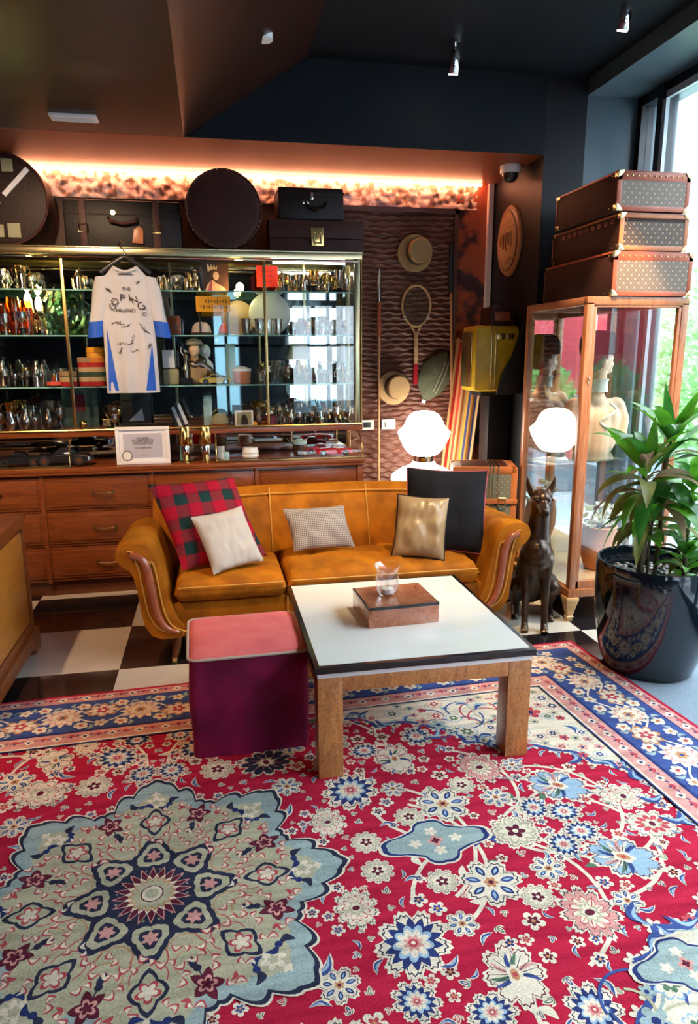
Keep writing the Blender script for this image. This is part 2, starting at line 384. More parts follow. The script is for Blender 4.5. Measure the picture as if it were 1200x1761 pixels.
def struct(o): o['kind'] = 'structure'; return o
def copy_tree(o, parent=None):
    kids = [c for c in bpy.data.objects if c.parent == o]
    c = o.copy(); C.objects.link(c)
    if parent: c.parent = parent
    for k in kids: copy_tree(k, c)
    return c
def rbox(name, a, b, mats, parent=None, bevel=.004, **k):
    return MB().box(a, b).build(name, mats, parent, bevel=bevel, **k)
def organic(name, prims, mats, parent=None, voxel=.01, smooth=6, loc=None):
    """prims: tapered capsules (p0, r0, p1, r1) or ('s', c, r, (sx,sy,sz)); fused into one continuous skin"""
    b = MB()
    for p in prims:
        if p[0] == 's': b.sphere(p[1], p[2], 20, p[3] if len(p) > 3 else (1,1,1))
        else:
            p0, r0, p1, r1 = Vector(p[0]), p[1], Vector(p[2]), p[3]; n = 7
            b.tube([p0.lerp(p1, i/(n-1)) for i in range(n)], [r0+(r1-r0)*i/(n-1) for i in range(n)], 16)
            b.sphere(p0, r0, 16); b.sphere(p1, r1, 16)
    o = b.build(name, mats, smooth=True)
    m1 = o.modifiers.new('r', 'REMESH'); m1.mode = 'VOXEL'; m1.voxel_size = voxel; m1.use_smooth_shade = True
    m2 = o.modifiers.new('s', 'SMOOTH'); m2.factor = .5; m2.iterations = smooth
    dg = bpy.context.evaluated_depsgraph_get(); me = bpy.data.meshes.new_from_object(o.evaluated_get(dg))
    o.modifiers.clear(); o.data = me; me.name = name
    me.polygons.foreach_set('use_smooth', [True]*len(me.polygons))
    if parent: o.parent = parent
    if loc is not None: o.location = loc
    return o
def text(name, s, size, mat_, parent, loc, rot=(PI/2, 0, 0), ext=.0006, align='CENTER'):
    cu = bpy.data.curves.new(name, 'FONT'); cu.body = s; cu.size = size; cu.extrude = ext; cu.align_x = align; cu.align_y = 'CENTER'
    t = bpy.data.objects.new('t', cu); C.objects.link(t)
    dg = bpy.context.evaluated_depsgraph_get(); me = bpy.data.meshes.new_from_object(t.evaluated_get(dg))
    bpy.data.objects.remove(t); me.materials.clear(); me.materials.append(M[mat_]); me.name = name
    o = bpy.data.objects.new(name, me); C.objects.link(o); o.parent = parent; o.location = loc; o.rotation_euler = rot; return o
def at(px, py, Y):
    """the point of the plane y = Y seen at a photo pixel (used to take positions off the photograph)"""
    d = (px-600)/F_PX*rt - (py-880.5)/F_PX*up + fwd; t = Y/d.y
    return Vector((0, 0, 1.6)) + t*d
# ================================================================== the room
YW, XR, XG, YB, ZS, ZC = 5.40, 2.16, 2.84, 4.56, 2.84, 3.30   # back wall, right wall of the niche, glazing, bulkhead, soffit, ceiling
XL, YR = -4.0, -3.6
struct(MB().box((XL, YR, -.1), (XG+.1, YW+.1, 0)).build('floor', 'floor_tiles', smooth=False))
# carpeted strip by the window
struct(MB().box((1.86, YR, .0), (XG, 3.16, .006)).build('trim_1', 'carpet_grey', smooth=False))
# ceilings: low brown part on the left, sloped cheek, high navy part, bulkhead and soffit over the cabinets
b = MB()
b.box((XL, YR, ZS), (-.09, YB, ZS+.06)); struct(b.build('ceiling', 'brown_ceiling', smooth=False))
b = MB(); b.prism([(-.09, ZS), (-.09, ZS+.06), (.64, ZC+.06), (.64, ZC)], YR, YB, 'Y'); struct(b.build('ceiling_slope', 'brown_ceiling', smooth=False))
struct(MB().box((.64, YR, ZC), (XG, YB, ZC+.06)).build('ceiling_navy', 'ceiling_navy', smooth=False))
b = MB(); b.box((-.09, YB, ZS), (XR, YB+.008, ZC+.06)); struct(b.build('ceiling_bulkhead', 'bulkhead_navy', smooth=False))
struct(MB().box((XL, YB+.01, ZS), (XR, YW, ZS+.05)).build('ceiling_soffit', 'soffit_copper', smooth=False))
# back wall, plaster, relief frieze and the wavy panel
struct(MB().box((XL, YW, 0), (XR+.1, YW+.1, ZS+.05)).build('wall_back', 'wall_brown', smooth=False))
b = MB()
def pl(u, v):
    x = 1.872+u*.29; z = v*2.84
    return (x, YW-.012-.006*noise.noise((x*9, 0, z*9))-.004*noise.noise((x*30, 5, z*30)), z)
b.grid(pl, 24, 200); o = b.build('wall_back_plaster', ['plaster_red'], smooth=True); struct(o)
# darker patches where the plaster has fallen away
m_, nt, bb = new_mat('plaster_patch'); N = nt.nodes
tcn = N.new('ShaderNodeTexCoord'); n1 = N.new('ShaderNodeTexNoise'); n1.inputs['Scale'].default_value = 5; n1.inputs['Detail'].default_value = 7; lk(nt, tcn.outputs['Object'], n1.inputs['Vector'])
r1 = N.new('ShaderNodeValToRGB'); e = r1.color_ramp.elements; e[0].position = .48; e[0].color = (.40, .080, .030, 1); e[1].position = .57; e[1].color = (.045, .018, .022, 1)
q = e.new(.515); q.color = (.26, .050, .03, 1)
lk(nt, n1.outputs['Fac'], r1.inputs[0]); lk(nt, r1.outputs[0], bb.inputs['Base Color']); bb.inputs['Roughness'].default_value = .8
bp = N.new('ShaderNodeBump'); bp.inputs['Strength'].default_value = .8; bp.inputs['Distance'].default_value = .01; bp.invert = True
lk(nt, n1.outputs['Fac'], bp.inputs['Height']); lk(nt, bp.outputs[0], bb.inputs['Normal'])
o.data.materials[0] = M['plaster_patch']
m_, nt, bb = new_mat('frieze'); N = nt.nodes
tcn = N.new('ShaderNodeTexCoord'); n1 = N.new('ShaderNodeTexNoise'); n1.inputs['Scale'].default_value = 20; n1.inputs['Detail'].default_value = 5; lk(nt, tcn.outputs['Object'], n1.inputs['Vector'])
r1 = N.new('ShaderNodeValToRGB'); e = r1.color_ramp.elements; e[0].position = .42; e[0].color = (.30, .17, .12, 1); e[1].position = .54; e[1].color = (.80, .62, .54, 1)
lk(nt, n1.outputs['Fac'], r1.inputs[0]); lk(nt, r1.outputs[0], bb.inputs['Base Color']); bb.inputs['Roughness'].default_value = .8
b = MB()
def fr(u, v):
    x = XL+u*(2.03-XL); z = 2.655+v*.19
    n = noise.cell((x*1, 0, 0))
    d = noise.voronoi((x*9, z*14, 0))[0][0]
    return (x, YW-.012-.030*max(0, .45-d)-.012*noise.noise((x*26, z*26, 3)), z)
b.grid(fr, 620, 20); struct(b.build('wall_back_frieze', 'frieze'))
b = MB()
def wv(u, v):
    x = .75+u*1.10; z = v*2.62
    w_ = math.sin(2*PI*(z/.038 + .42*noise.noise((x*5, 7, z*3)) + .22*math.sin(2*PI*x/.115+1.5*noise.noise((x*2, 0, z*6)))*math.cos(2*PI*z/.076)))*(.75+.5*noise.noise((x*16, 3, z*12)))
    return (x, YW-.030-.0085*w_-.005*noise.noise((x*14, 1, z*14)), z)
b.grid(wv, 130, 520); struct(b.build('wall_back_wavy_panel', 'panel_brown'))
struct(MB().box((.75, YW-.05, 2.62), (1.88, YW-.01, 2.655)).box((1.85, YW-.05, 0), (1.88, YW-.01, 2.655)).build('trim_2', 'panel_brown', smooth=False))
# right wall of the niche, corner strips
struct(MB().box((XR, YB, 0), (2.44, YW+.1, ZC+.06)).build('wall_right', 'column_dark', smooth=False))
struct(MB().box((2.112, YW-.05, 1.0), (2.150, YW-.012, ZS)).build('trim_3', 'pale_trim', smooth=False))
# window wall on the right: pier return, head, sill, frame and glazing
struct(MB().box((2.44, YB, 0), (XG+.25, YB+.15, ZC+.06)).build('wall_right_reveal', 'reveal_paint', smooth=False))
struct(MB().box((2.44, YR, 3.2), (XG, YB, ZC)).build('wall_right_head', 'reveal_paint', smooth=False))
struct(MB().box((XG+.06, YR, 3.2), (XG+.25, YB, ZC+.2)).build('wall_right_outer_head', 'reveal_paint', smooth=False))
b = MB(); fx0, fx1 = XG-.045, XG+.045
b.box((fx0, YB-.05, 0), (fx1, YB, 3.2)).box((fx0, YR, 3.14), (fx1, YB, 3.2)).box((fx0, YR, 0), (fx1, YB, .10))
for y in (4.30, 2.2, .1, -2.0): b.box((fx0-.01, y-.03, 0), (fx1, y+.03, 3.2))
win = struct(b.build('window_1', 'frame_dark', smooth=False))
b = MB()
for y0, y1 in ((2.23, 4.27), (.13, 2.17), (-1.97, .07)):
    for q in (((fx0-.014, y0, .10), (fx0+.01, y0+.035, 3.14)), ((fx0-.014, y1-.035, .10), (fx0+.01, y1, 3.14)), ((fx0-.014, y0, 3.10), (fx0+.01, y1, 3.14)), ((fx0-.014, y0, .10), (fx0+.01, y1, .14))): b.box(*q)
b.build('window_edge', 'frame_edge', win, smooth=False)
b = MB(); b.box((XG-.003, YR, .10), (XG+.003, YB-.05, 3.14)); b.build('window_glass', 'pane', win, smooth=False)
# the rest of the room, seen only in mirrors: left wall, rear wall with a wide shopfront window
struct(MB().box((XL-.1, YR, 0), (XL, YW+.1, ZC+.06)).build('wall_left', 'card_wine', smooth=False))
b = MB(); b.box((XL, YR-.1, 0), (.1, YR, ZC+.06)).box((.1, YR-.1, 2.5), (XG, YR, ZC+.06)).box((.1, YR-.1, 0), (XG, YR, .5)).box((.55, YR-.1, .5), (1.55, YR, 2.5))
for x in (.32, 1.95, 2.35): b.box((x-.03, YR-.1, .5), (x+.03, YR, 2.5))
b.box((.1, YR-.1, 1.75), (XG, YR, 1.80)); struct(b.build('wall_rear', 'bulkhead_navy', smooth=False))
struct(MB().box((.1, YR-.06, .5), (XG, YR-.05, 2.5)).build('window_2', 'pane', smooth=False))
# LED strip
tag(MB().box((-2.2, YW-.055, 2.818), (2.05, YW-.035, 2.834)).build('led_strip', 'led', smooth=False), 'glowing warm light strip along the top of the back wall', 'light strip')
# ------------------------------------------------------------------ outside
struct(MB().box((-16, -22, -.25), (26, 26, -.12)).build('ground_outside', 'pavement', smooth=False))
fc = thing('building', 'pale building with horizontal bands across the street outside the window', 'building', (11, 10, -.12))
b = MB(); b.box((0, -30, 0), (.6, 14, 9)); b.build('wall', 'facade', fc, smooth=False)
b = MB()
for z in (2.3, 3.0, 3.3, 3.55, 4.1, 4.35, 5.6, 6.9): b.box((-.08, -30, z), (0, 14, z+.07))
b.build('band', 'facade_line', fc, smooth=False)
b = MB()
for y in range(-28, 13, 3): b.box((-.05, y, 4.6), (0, y+1.2, 5.5)); b.box((-.05, y, .9), (0, y+1.4, 2.2))
o = b.build('window_row', 'facade_line', fc, smooth=False); o['kind'] = 'stuff'
rs = thing('screen', 'red screen wall with white posts outside, mirrored in the glass case', 'screen', (5.4, -1.0, -.12))
MB().box((0, -1.6, 1.1), (.05, 1.9, 2.3)).build('panel', 'red_screen', rs, smooth=False)
for y in (-1.6, -.5, .5, 1.2, 1.9): MB().box((-.05, y-.03, 0), (0, y+.03, 2.6)).build('post', 'white_plastic', rs, smooth=False)
MB().box((-.1, -1.6, 0), (.1, 1.9, 1.1)).build('base', 'planter_grey', rs, smooth=False)
MB().box((-.02, -1.6, 2.3), (.06, 1.9, 2.42)).build('rail', 'frame_dark', rs, smooth=False)
def bush(name, label, c, rad, n, seed, matn='hedge'):
    rnd = random.Random(seed); b = MB(); cx_, cy_, cz = c
    for _ in range(n):
        while True:
            p = Vector((rnd.uniform(-1, 1), rnd.uniform(-1, 1), rnd.uniform(-1, 1)))
            if .55 < p.length < 1: break
        p = Vector((p.x*rad[0]*(1+.15*math.sin(9*p.z)), p.y*rad[1], p.z*rad[2]))
        a = Vector((rnd.uniform(-1, 1), rnd.uniform(-1, 1), rnd.uniform(-.3, 1))).normalized(); s_ = a.orthogonal().normalized(); L = rnd.uniform(.06, .13)
        b.face([b.v(q) for q in (p, p+a*L*.5+s_*L*.22, p+a*L, p+a*L*.5-s_*L*.22)])
    o = b.build(name, matn, None, loc=c, smooth=False); tag(o, label, 'bush'); return o
rf = thing('building', 'dark teal building behind the room, seen only in the showcase mirror', 'building', (0, -9, -.12))
MB().box((-14, -.6, 0), (18, 0, 7)).build('wall', 'facade_teal', rf, smooth=False)
for x in (-6, -2.2, 2.0, 6.2, 10.5): MB().box((x, .0, .5), (x+2.2, .06, 3.2)).build('shutter', 'facade', rf, smooth=False)
MB().box((-14, .0, 3.4), (18, .5, 3.8)).build('canopy', 'red_screen', rf, smooth=False)
HB = [((5.6, 8.0, 1.65), (.75, .7, 1.15), 3600, .50, 'tall leafy hedge outside beyond the glass case', 'grey planter under the tall hedge beyond the glass case'),
      ((4.4, 5.6, 1.25), (.6, .7, .85), 3000, .40, 'leafy shrub outside behind the top of the potted plant', 'grey planter under the shrub behind the potted plant'),
      ((6.8, 6.0, 1.75), (1.1, .8, 1.2), 3600, .55, 'wide leafy hedge far right outside the window', 'grey planter under the wide far right hedge'),
      ((4.7, 2.2, 1.25), (.5, .8, .95), 3000, .35, 'leafy shrub outside mirrored in the glass case', 'grey planter under the mirrored shrub outside'),
      ((4.2, .4, .95), (.35, .5, .55), 1500, .40, 'low shrub before the red screen outside', 'grey planter before the red screen outside')]
for k, (c_, r_, n_, hz, l1, l2) in enumerate(HB):
    bush('hedge', l1, c_, r_, n_, k+1)
    tag(MB().box((c_[0]-r_[0]*.9, c_[1]-r_[1]*.9, -.12), (c_[0]+r_[0]*.9, c_[1]+r_[1]*.9, c_[2]-r_[2]*.95)).build('planter_box', 'planter_grey', smooth=False, bevel=.01), l2, 'planter')
# ------------------------------------------------------------------ ceiling fittings
vt = thing('ceiling_vent', 'white slotted vent set in the low brown ceiling', 'vent', (-.65, 4.30, ZS))
MB().box((-.12, -.055, -.012), (.12, .055, 0)).build('frame', 'white_plastic', vt, bevel=.002)
b = MB()
for k in range(4): b.box((-.105, -.04+k*.022, -.018), (.105, -.03+k*.022, -.010))
b.build('slat', 'white_plastic', vt, smooth=False)
def ceil_spot(label, x, y, z):
    t = thing('spotlight', label, 'light', (x, y, z))
    MB().cyl((0, 0, -.02), .035, .02).build('base', 'chrome', t)
    MB().cyl((0, 0, -.07), .008, .05, 10).build('stem', 'chrome', t)
    b = MB(); b.T = Matrix.Translation((0, 0, -.11)) @ Matrix.Rotation(.35, 4, 'X')
    b.lathe([(.030, -.055), (.032, -.05), (.030, .04), (.018, .06)], seg=20); b.build('head', 'chrome', t)
    b = MB(); b.T = Matrix.Translation((0, 0, -.11)) @ Matrix.Rotation(.35, 4, 'X'); b.cyl((0, 0, -.060), .026, .006); b.build('lamp', 'bulb_led', t)
    return t
ceil_spot('small chrome ceiling spotlight on the navy ceiling left of the window', 1.42, 4.19, ZC)
ceil_spot('chrome ceiling spotlight at the top edge, nearest the window', 2.10, 3.60, ZC+.035)
tr = thing('spotlight', 'pale ceiling spotlight at the top edge over the left side', 'light', (.33, 3.86, 3.13))
MB().cyl((0, 0, -.03), .045, .05).build('head', 'white_plastic', tr)
cc = thing('security_camera', 'white dome security camera under the soffit by the dark pillar', 'camera', (2.06, 4.85, ZS))
MB().lathe([(.065, -.05), (.070, -.04), (.070, 0)]).build('housing', 'white_plastic', cc)
MB().lathe([(.005, -.105), (.030, -.10), (.048, -.08), (.055, -.05)]).build('dome', 'dark_plastic', cc)
# ================================================================== the rug: one woven thing, its pattern inlaid as flat coloured shapes
RC = [('r_red', (.47, .005, .036)), ('r_cream', (.80, .66, .49)), ('r_navy', (.018, .030, .13)), ('r_blue', (.045, .075, .24)), ('r_pale', (.34, .41, .38)),
      ('r_sage', (.50, .44, .28)), ('r_wine', (.12, .008, .025)), ('r_pink', (.68, .30, .25)), ('r_green', (.10, .17, .10)), ('r_orange', (.55, .24, .10)), ('r_dark', (.02, .022, .05)), ('r_rose', (.52, .06, .075)), ('r_lightblue', (.33, .45, .55))]
for n_, c_ in RC:
    m_, nt, bb = new_mat(n_); N = nt.nodes; bb.inputs['Roughness'].default_value = .95; bb.inputs['Specular IOR Level'].default_value = .15
    tcn = N.new('ShaderNodeTexCoord'); n1 = N.new('ShaderNodeTexNoise'); n1.inputs['Scale'].default_value = 240; n1.inputs['Detail'].default_value = 2; lk(nt, tcn.outputs['Object'], n1.inputs['Vector'])
    n2 = N.new('ShaderNodeTexNoise'); n2.inputs['Scale'].default_value = 7; n2.inputs['Detail'].default_value = 5
    mp = N.new('ShaderNodeMapping'); mp.inputs['Scale'].default_value = (.6, 4, 1); lk(nt, tcn.outputs['Object'], mp.inputs[0]); lk(nt, mp.outputs[0], n2.inputs['Vector'])
    ad = N.new('ShaderNodeMath'); ad.operation = 'ADD'; lk(nt, n1.outputs['Fac'], ad.inputs[0]); lk(nt, n2.outputs['Fac'], ad.inputs[1])
    r1 = N.new('ShaderNodeValToRGB'); e = r1.color_ramp.elements; e[0].position = .35; e[1].position = .65
    r1.inputs[0].default_value = .5
    hf = N.new('ShaderNodeMath'); hf.operation = 'MULTIPLY'; hf.inputs[1].default_value = .5; lk(nt, ad.outputs[0], hf.inputs[0]); lk(nt, hf.outputs[0], r1.inputs[0])
    e[0].color = c4([v*.62 for v in c_]); e[1].color = c4([min(1, v*1.25+.012) for v in c_]); lk(nt, r1.outputs[0], bb.inputs['Base Color'])
    bp = N.new('ShaderNodeBump'); bp.inputs['Strength'].default_value = .5; bp.inputs['Distance'].default_value = .002; lk(nt, n1.outputs['Fac'], bp.inputs['Height']); lk(nt, bp.outputs[0], bb.inputs['Normal'])
IX = {n_: i for i, (n_, c_) in enumerate(RC)}
RUGC, RA, RB_ = Vector((-.247, 1.895)), 2.24, 1.405
ang = math.radians(2.7); eu = Vector((math.cos(ang), math.sin(ang))); ev = Vector((-math.sin(ang), math.cos(ang)))
rb = bmesh.new()
def rmap(u, v):
    # the old rug lies slightly skewed at its right end
    k = max(0, u/RA); uu = u + .05*k*k*(RB_-v)/1.4
    p = RUGC + eu*uu + ev*v; return p
FC = [0]
def rface(pts, col, lay):
    vs = []; FC[0] += 1; lay = lay + (FC[0] % 41)*.021
    for u, v in pts:
        p = rmap(u, v); vs.append(rb.verts.new((p.x, p.y, .012+.00016*lay)))
    try: f = rb.faces.new(vs)
    except ValueError: return
    f.material_index = IX['r_'+col]
    f.normal_update()
    if f.normal.z < 0: f.normal_flip()
def dedup(pts): return pts
CLIP = None
def poly(pts, col, lay): rface(pts, col, lay)
def rect(u0, v0, u1, v1, col, lay): rface([(u0, v0), (u1, v0), (u1, v1), (u0, v1)], col, lay)
def polar(c, r, col, lay, rot=0, n=60, sx=1, sy=1):
    P = []
    for i in range(n):
        t = 2*PI*i/n; q = r(t); x, y = q*math.cos(t)*sx, q*math.sin(t)*sy
        P.append((c[0]+x*math.cos(rot)-y*math.sin(rot), c[1]+x*math.sin(rot)+y*math.cos(rot)))
    rface(P, col, lay)
def petals(c, R, n, col, lay, rot=0, depth=.35, sharp=1, sx=1, sy=1):
    polar(c, lambda t: R*(1-depth+depth*abs(math.cos(n*t/2))**sharp), col, lay, rot, max(36, n*8), sx, sy)
def star(c, R, n, col, lay, rot=0, depth=.45, sx=1, sy=1):
    polar(c, lambda t: R*(1-depth*abs(((n*t/(2*PI)) % 1)-.5)*2*1) if False else R*(1-depth+depth*abs(((n*t/(2*PI)) % 1)*2-1)), col, lay, rot, n*6, sx, sy)
def disc(c, R, col, lay, n=14, sx=1, sy=1, rot=0): polar(c, lambda t: R, col, lay, rot, n, sx, sy)
def stroke(pts, w, col, lay, taper=False):
    n = len(pts)
    for i in range(n-1):
        a, b_ = Vector(pts[i]), Vector(pts[i+1]); d = (b_-a)
        if d.length < 1e-6: continue
        d = d.normalized(); q = Vector((-d.y, d.x)); e = d*.0015
        wa = w*(1-i/(n-1)) if taper else w; wb = w*(1-(i+1)/(n-1)) if taper else w
        wa, wb = max(wa, .0006), max(wb, .0006)
        rface([tuple(a-e+q*wa), tuple(a-e-q*wa), tuple(b_+e-q*wb), tuple(b_+e+q*wb)], col, lay)
def leafp(c, L, W, rot, col, lay, bend=.3):
    P = []
    for s_ in (1, -1):
        rng = range(0, 9) if s_ == 1 else range(8, -1, -1)
        for i in rng:
            t = i/8; w_ = W*math.sin(PI*t)**.8*s_; x = L*t; y = bend*L*math.sin(PI*t)+w_
            P.append((c[0]+x*math.cos(rot)-y*math.sin(rot), c[1]+x*math.sin(rot)+y*math.cos(rot)))
    out = []
    for p in P:
        if not out or (abs(p[0]-out[-1][0])+abs(p[1]-out[-1][1])) > 1e-5: out.append(p)
    rface(out[:-1] if (abs(out[0][0]-out[-1][0])+abs(out[0][1]-out[-1][1])) < 1e-5 else out, col, lay)
rnd = random.Random(11)
def serr(c, R, n, col, L, rot, d=.22, sx=1, sy=1, ph=0):
    """serrated palmette outline with a thin dark contour inside its cream edge"""
    f = lambda q: (lambda t: R*q*(1-d+d*abs(math.cos(n*t/2+ph))**.6+.045*math.cos(n*4*t)))
    polar(c, f(1.06), 'cream', L, rot, n*14, sx, sy)
    if R > .03: polar(c, f(.93), 'dark' if n % 2 else 'wine', L+.95, rot, n*14, sx, sy); polar(c, f(.88), col, L+1, rot, n*14, sx, sy); return 1
def flower(c, R, kind, rot, L):
    """blossoms and palmettes of the field"""
    if kind == 0:   # large lotus palmette, navy toothed ring
        serr(c, R*1.16, 9, 'cream', L, rot, .30, 1.1, .95); L += 1; star(c, R*.95, 14, 'navy', L+1, rot, .30, 1.1, .95); petals(c, R*.66, 9, 'lightblue', L+2, rot, .3, 1, 1.1, .95); petals(c, R*.55, 9, 'cream', L+3, rot, .35); star(c, R*.34, 8, 'pink', L+4, rot, .4); disc(c, R*.16, 'rose', L+5, 10); disc(c, R*.07, 'cream', L+6, 8)
    elif kind == 1:  # feathery cream palmette with rose veins
        serr(c, R*1.12, 11, 'pink' if int(abs(c[0])*77) % 2 else 'cream', L, rot, .34, 1.15, .92); L += 1; petals(c, R*.72, 11, 'rose', L+.5, rot, .4, .8, 1.15, .92); petals(c, R*.66, 11, 'cream', L+.7, rot, .4, .8, 1.15, .92)
        for k in range(11):
            a = rot+2*PI*k/11; stroke([(c[0]+R*.30*math.cos(a), c[1]+R*.30*math.sin(a)), (c[0]+R*.82*math.cos(a+.12), c[1]+R*.82*math.sin(a+.12))], R*.030, ('pink', 'rose', 'sage')[k % 3], L+1, True)
        petals(c, R*.42, 7, 'sage', L+2, rot, .35, 1, 1.2, .9); petals(c, R*.30, 7, 'cream', L+3, rot, .35, 1, 1.2, .9); disc(c, R*.15, 'wine', L+4, 10, 1, 1.3, rot)
    elif kind == 2:  # small five-petal flower
        petals(c, R, 5, 'cream', L, rot, .55, .5); petals(c, R*.55, 5, ('navy', 'rose', 'wine', 'blue')[int(abs(c[0]*1000)) % 4], L+1, rot, .5); disc(c, R*.20, 'orange', L+2, 8)
    elif kind == 3:  # rosette, blue petals separated
        serr(c, R*1.08, 7, 'cream', L, rot, .34); L += 1
        for k in range(7):
            a = rot+2*PI*k/7; leafp((c[0]+R*.34*math.cos(a), c[1]+R*.34*math.sin(a)), R*.55, R*.13, a, 'blue' if k % 2 else 'navy', L+1, 0)
            leafp((c[0]+R*.45*math.cos(a), c[1]+R*.45*math.sin(a)), R*.32, R*.05, a, 'lightblue', L+2, 0)
        disc(c, R*.32, 'cream', L+2); petals(c, R*.26, 6, 'orange', L+3, rot, .4); disc(c, R*.10, 'wine', L+4, 8)
    elif kind == 4:  # open fan palmette
        serr(c, R*1.15, 8, 'lightblue' if int(abs(c[0])*77) % 2 else 'cream', L, rot, .32, .9, 1.15); L += 1
        for k in range(11):
            a = rot+PI/2+(k-5)*.40; leafp(c, R*.92, R*.085, a, ('blue', 'cream', 'pink', 'cream', 'green')[k % 5], L+1, .1)
            stroke([(c[0]+R*.25*math.cos(a+.2), c[1]+R*.25*math.sin(a+.2)), (c[0]+R*.85*math.cos(a+.2), c[1]+R*.85*math.sin(a+.2))], R*.018, 'dark', L+2, True)
        petals(c, R*.36, 5, 'cream', L+3, rot, .3, 1, .8, 1.2); disc(c, R*.2, 'orange', L+4, 12, .7, 1.2, rot); disc(c, R*.09, 'rose', L+5, 8)
    elif kind == 5:  # sage rosette
        serr(c, R, 10, 'cream', L, rot, .25); L += 1; petals(c, R*.80, 10, 'sage', L+1, rot, .3); petals(c, R*.66, 10, 'cream', L+2, rot, .35); petals(c, R*.40, 5, 'wine', L+3, rot, .5); disc(c, R*.12, 'cream', L+4, 8)
    elif kind == 6:  # bud with two leaves
        leafp(c, R*1.6, R*.42, rot, 'cream', L, 0); leafp((c[0]+.1*R*math.cos(rot), c[1]+.1*R*math.sin(rot)), R*1.3, R*.26, rot, ('navy', 'rose', 'green', 'blue')[int(abs(c[0]*100)) % 4], L+1, 0)
        leafp((c[0]+.3*R*math.cos(rot), c[1]+.3*R*math.sin(rot)), R*.8, R*.10, rot, 'cream', L+2, 0)
        for s_ in (.8, -.8): leafp(c, R*1.1, R*.2, rot+s_, 'cream', L, .15*s_); leafp(c, R*.8, R*.08, rot+s_, 'green', L+1, .15*s_)
    elif kind == 7:  # long sickle leaf, blue with a pale toothed edge
        leafp(c, R*3.4, R*.50, rot, 'cream', L, .22); leafp((c[0]+.15*R*math.cos(rot), c[1]+.15*R*math.sin(rot)), R*3.0, R*.32, rot, 'blue', L+1, .24); leafp((c[0]+.3*R*math.cos(rot), c[1]+.3*R*math.sin(rot)), R*2.4, R*.13, rot, 'lightblue', L+2, .25)
        for k in range(5):
            a = rot+.9-.28*k; p = (c[0]+R*(.5+.5*k)*math.cos(rot)-R*.9*math.sin(rot)*math.sin(PI*(.15+.15*k)), c[1]+R*(.5+.5*k)*math.sin(rot)+R*.9*math.cos(rot)*math.sin(PI*(.15+.15*k))); leafp(p, R*.5, R*.10, a, 'cream', L, .1)
def sp_outline(sgx, sgy):
    """scalloped corner spandrel, as (u,v) points"""
    ctrl = [(0.80, .875), (.92, .77), (1.16, .70), (1.24, .56), (1.36, .47), (1.56, .42), (1.66, .30), (1.77, .17), (1.78, .06)]
    P = []
    for i in range(len(ctrl)-1):
        a, b_ = Vector(ctrl[i]), Vector(ctrl[i+1]); d = b_-a; q = Vector((-d.y, d.x))*-1
        for k in range(6):
            t = k/6; p = a.lerp(b_, t) + q*(-.20*math.sin(PI*t)); P.append((p.x, p.y))
    P.append(ctrl[-1]); P += [(RA-.40, .06), (RA-.40, RB_-.40), (.80, RB_-.40)]
    return [(p[0]*sgx, p[1]*sgy) for p in P]
AF, BF = RA-.475, RB_-.475     # field half sizes
# slab
rect(-RA, -RB_, RA, RB_, 'red', 0)
# --- field vines (layer 2) and flowers (4..9)
def arc(c, R, a0, a1, n=22): return [(c[0]+R*math.cos(a0+(a1-a0)*i/n), c[1]+R*math.sin(a0+(a1-a0)*i/n)) for i in range(n+1)]
def insp(u, v):
    u, v = abs(u), abs(v)
    t = [(0.80, .875), (.92, .77), (1.16, .70), (1.24, .56), (1.36, .47), (1.56, .42), (1.66, .30), (1.77, .17), (1.8, .0)]
    if u < .8: return False
    for (a, b_), (c_, d_) in zip(t, t[1:]):
        if a <= u <= c_: return v > b_+(d_-b_)*(u-a)/max(1e-6, c_-a)-.02
    return True
def medr(t):
    a = (t/(2*PI)*8) % 1; a = min(a, 1-a)*2         # 0 at lobe axis, 1 at indentation
    base = .545-.13*a**1.5 + .035*abs(math.sin(a*PI*2.5))
    if a < .14: base += .05*(1-a/.14)
    return base
pts = []
for s1 in (1, -1):
    for s2 in (1, -1):
        for (cu, cv, R_, a0, a1) in ((.62, .62, .30, -.4, 2.6), (1.02, .28, .28, -2.9, 1.2), (.70, .05, .33, -1.0, 1.0), (1.35, .10, .25, -2.6, 1.4), (.30, .72, .26, .2, 3.4), (1.45, -.02, .22, .5, 3.0)):
            P = arc((cu, cv), R_, a0, a1); P = [(p[0]*s1, p[1]*s2) for p in P]
            stroke(P, .0065, 'cream', 2)
            for k in range(3, len(P)-1, 5):
                a = math.atan2(P[k][1]-P[k-1][1], P[k][0]-P[k-1][0]) + (1 if k % 2 else -1)*.8
                leafp(P[k], .06, .013, a, ('cream', 'green', 'blue')[k % 3], 3, .2)
fixed = [((.62, .02), .0, 0, 0)]
F = []
def tryadd(u, v, R_, kind):
    for (a, b_, r_, k_) in F:
        if math.hypot(a-u, b_-v) < (R_+r_)*.98: return False
    F.append((u, v, R_, kind)); return True
big = [(.70, .36, .088, 0), (1.0, .20, .085, 3), (1.22, .38, .078, 1), (.42, .62, .082, 1), (.16, .80, .075, 0), (.70, .70, .072, 3), (1.45, .20, .088, 4), (1.18, .0, .085, 5), (.92, .52, .075, 4), (1.64, .08, .07, 1), (.58, .20, .06, 1), (.23, .62, .065, 5), (.40, .84, .065, 4), (1.06, .66, .06, 0), (.86, .16, .05, 5), (1.30, .10, .05, 0)]
for q in big:
    if q[2] > 0: F.append(q)
cloud = (.885, 0.0)
F.append((.90, 0.0, .15, 99))
tries = 0
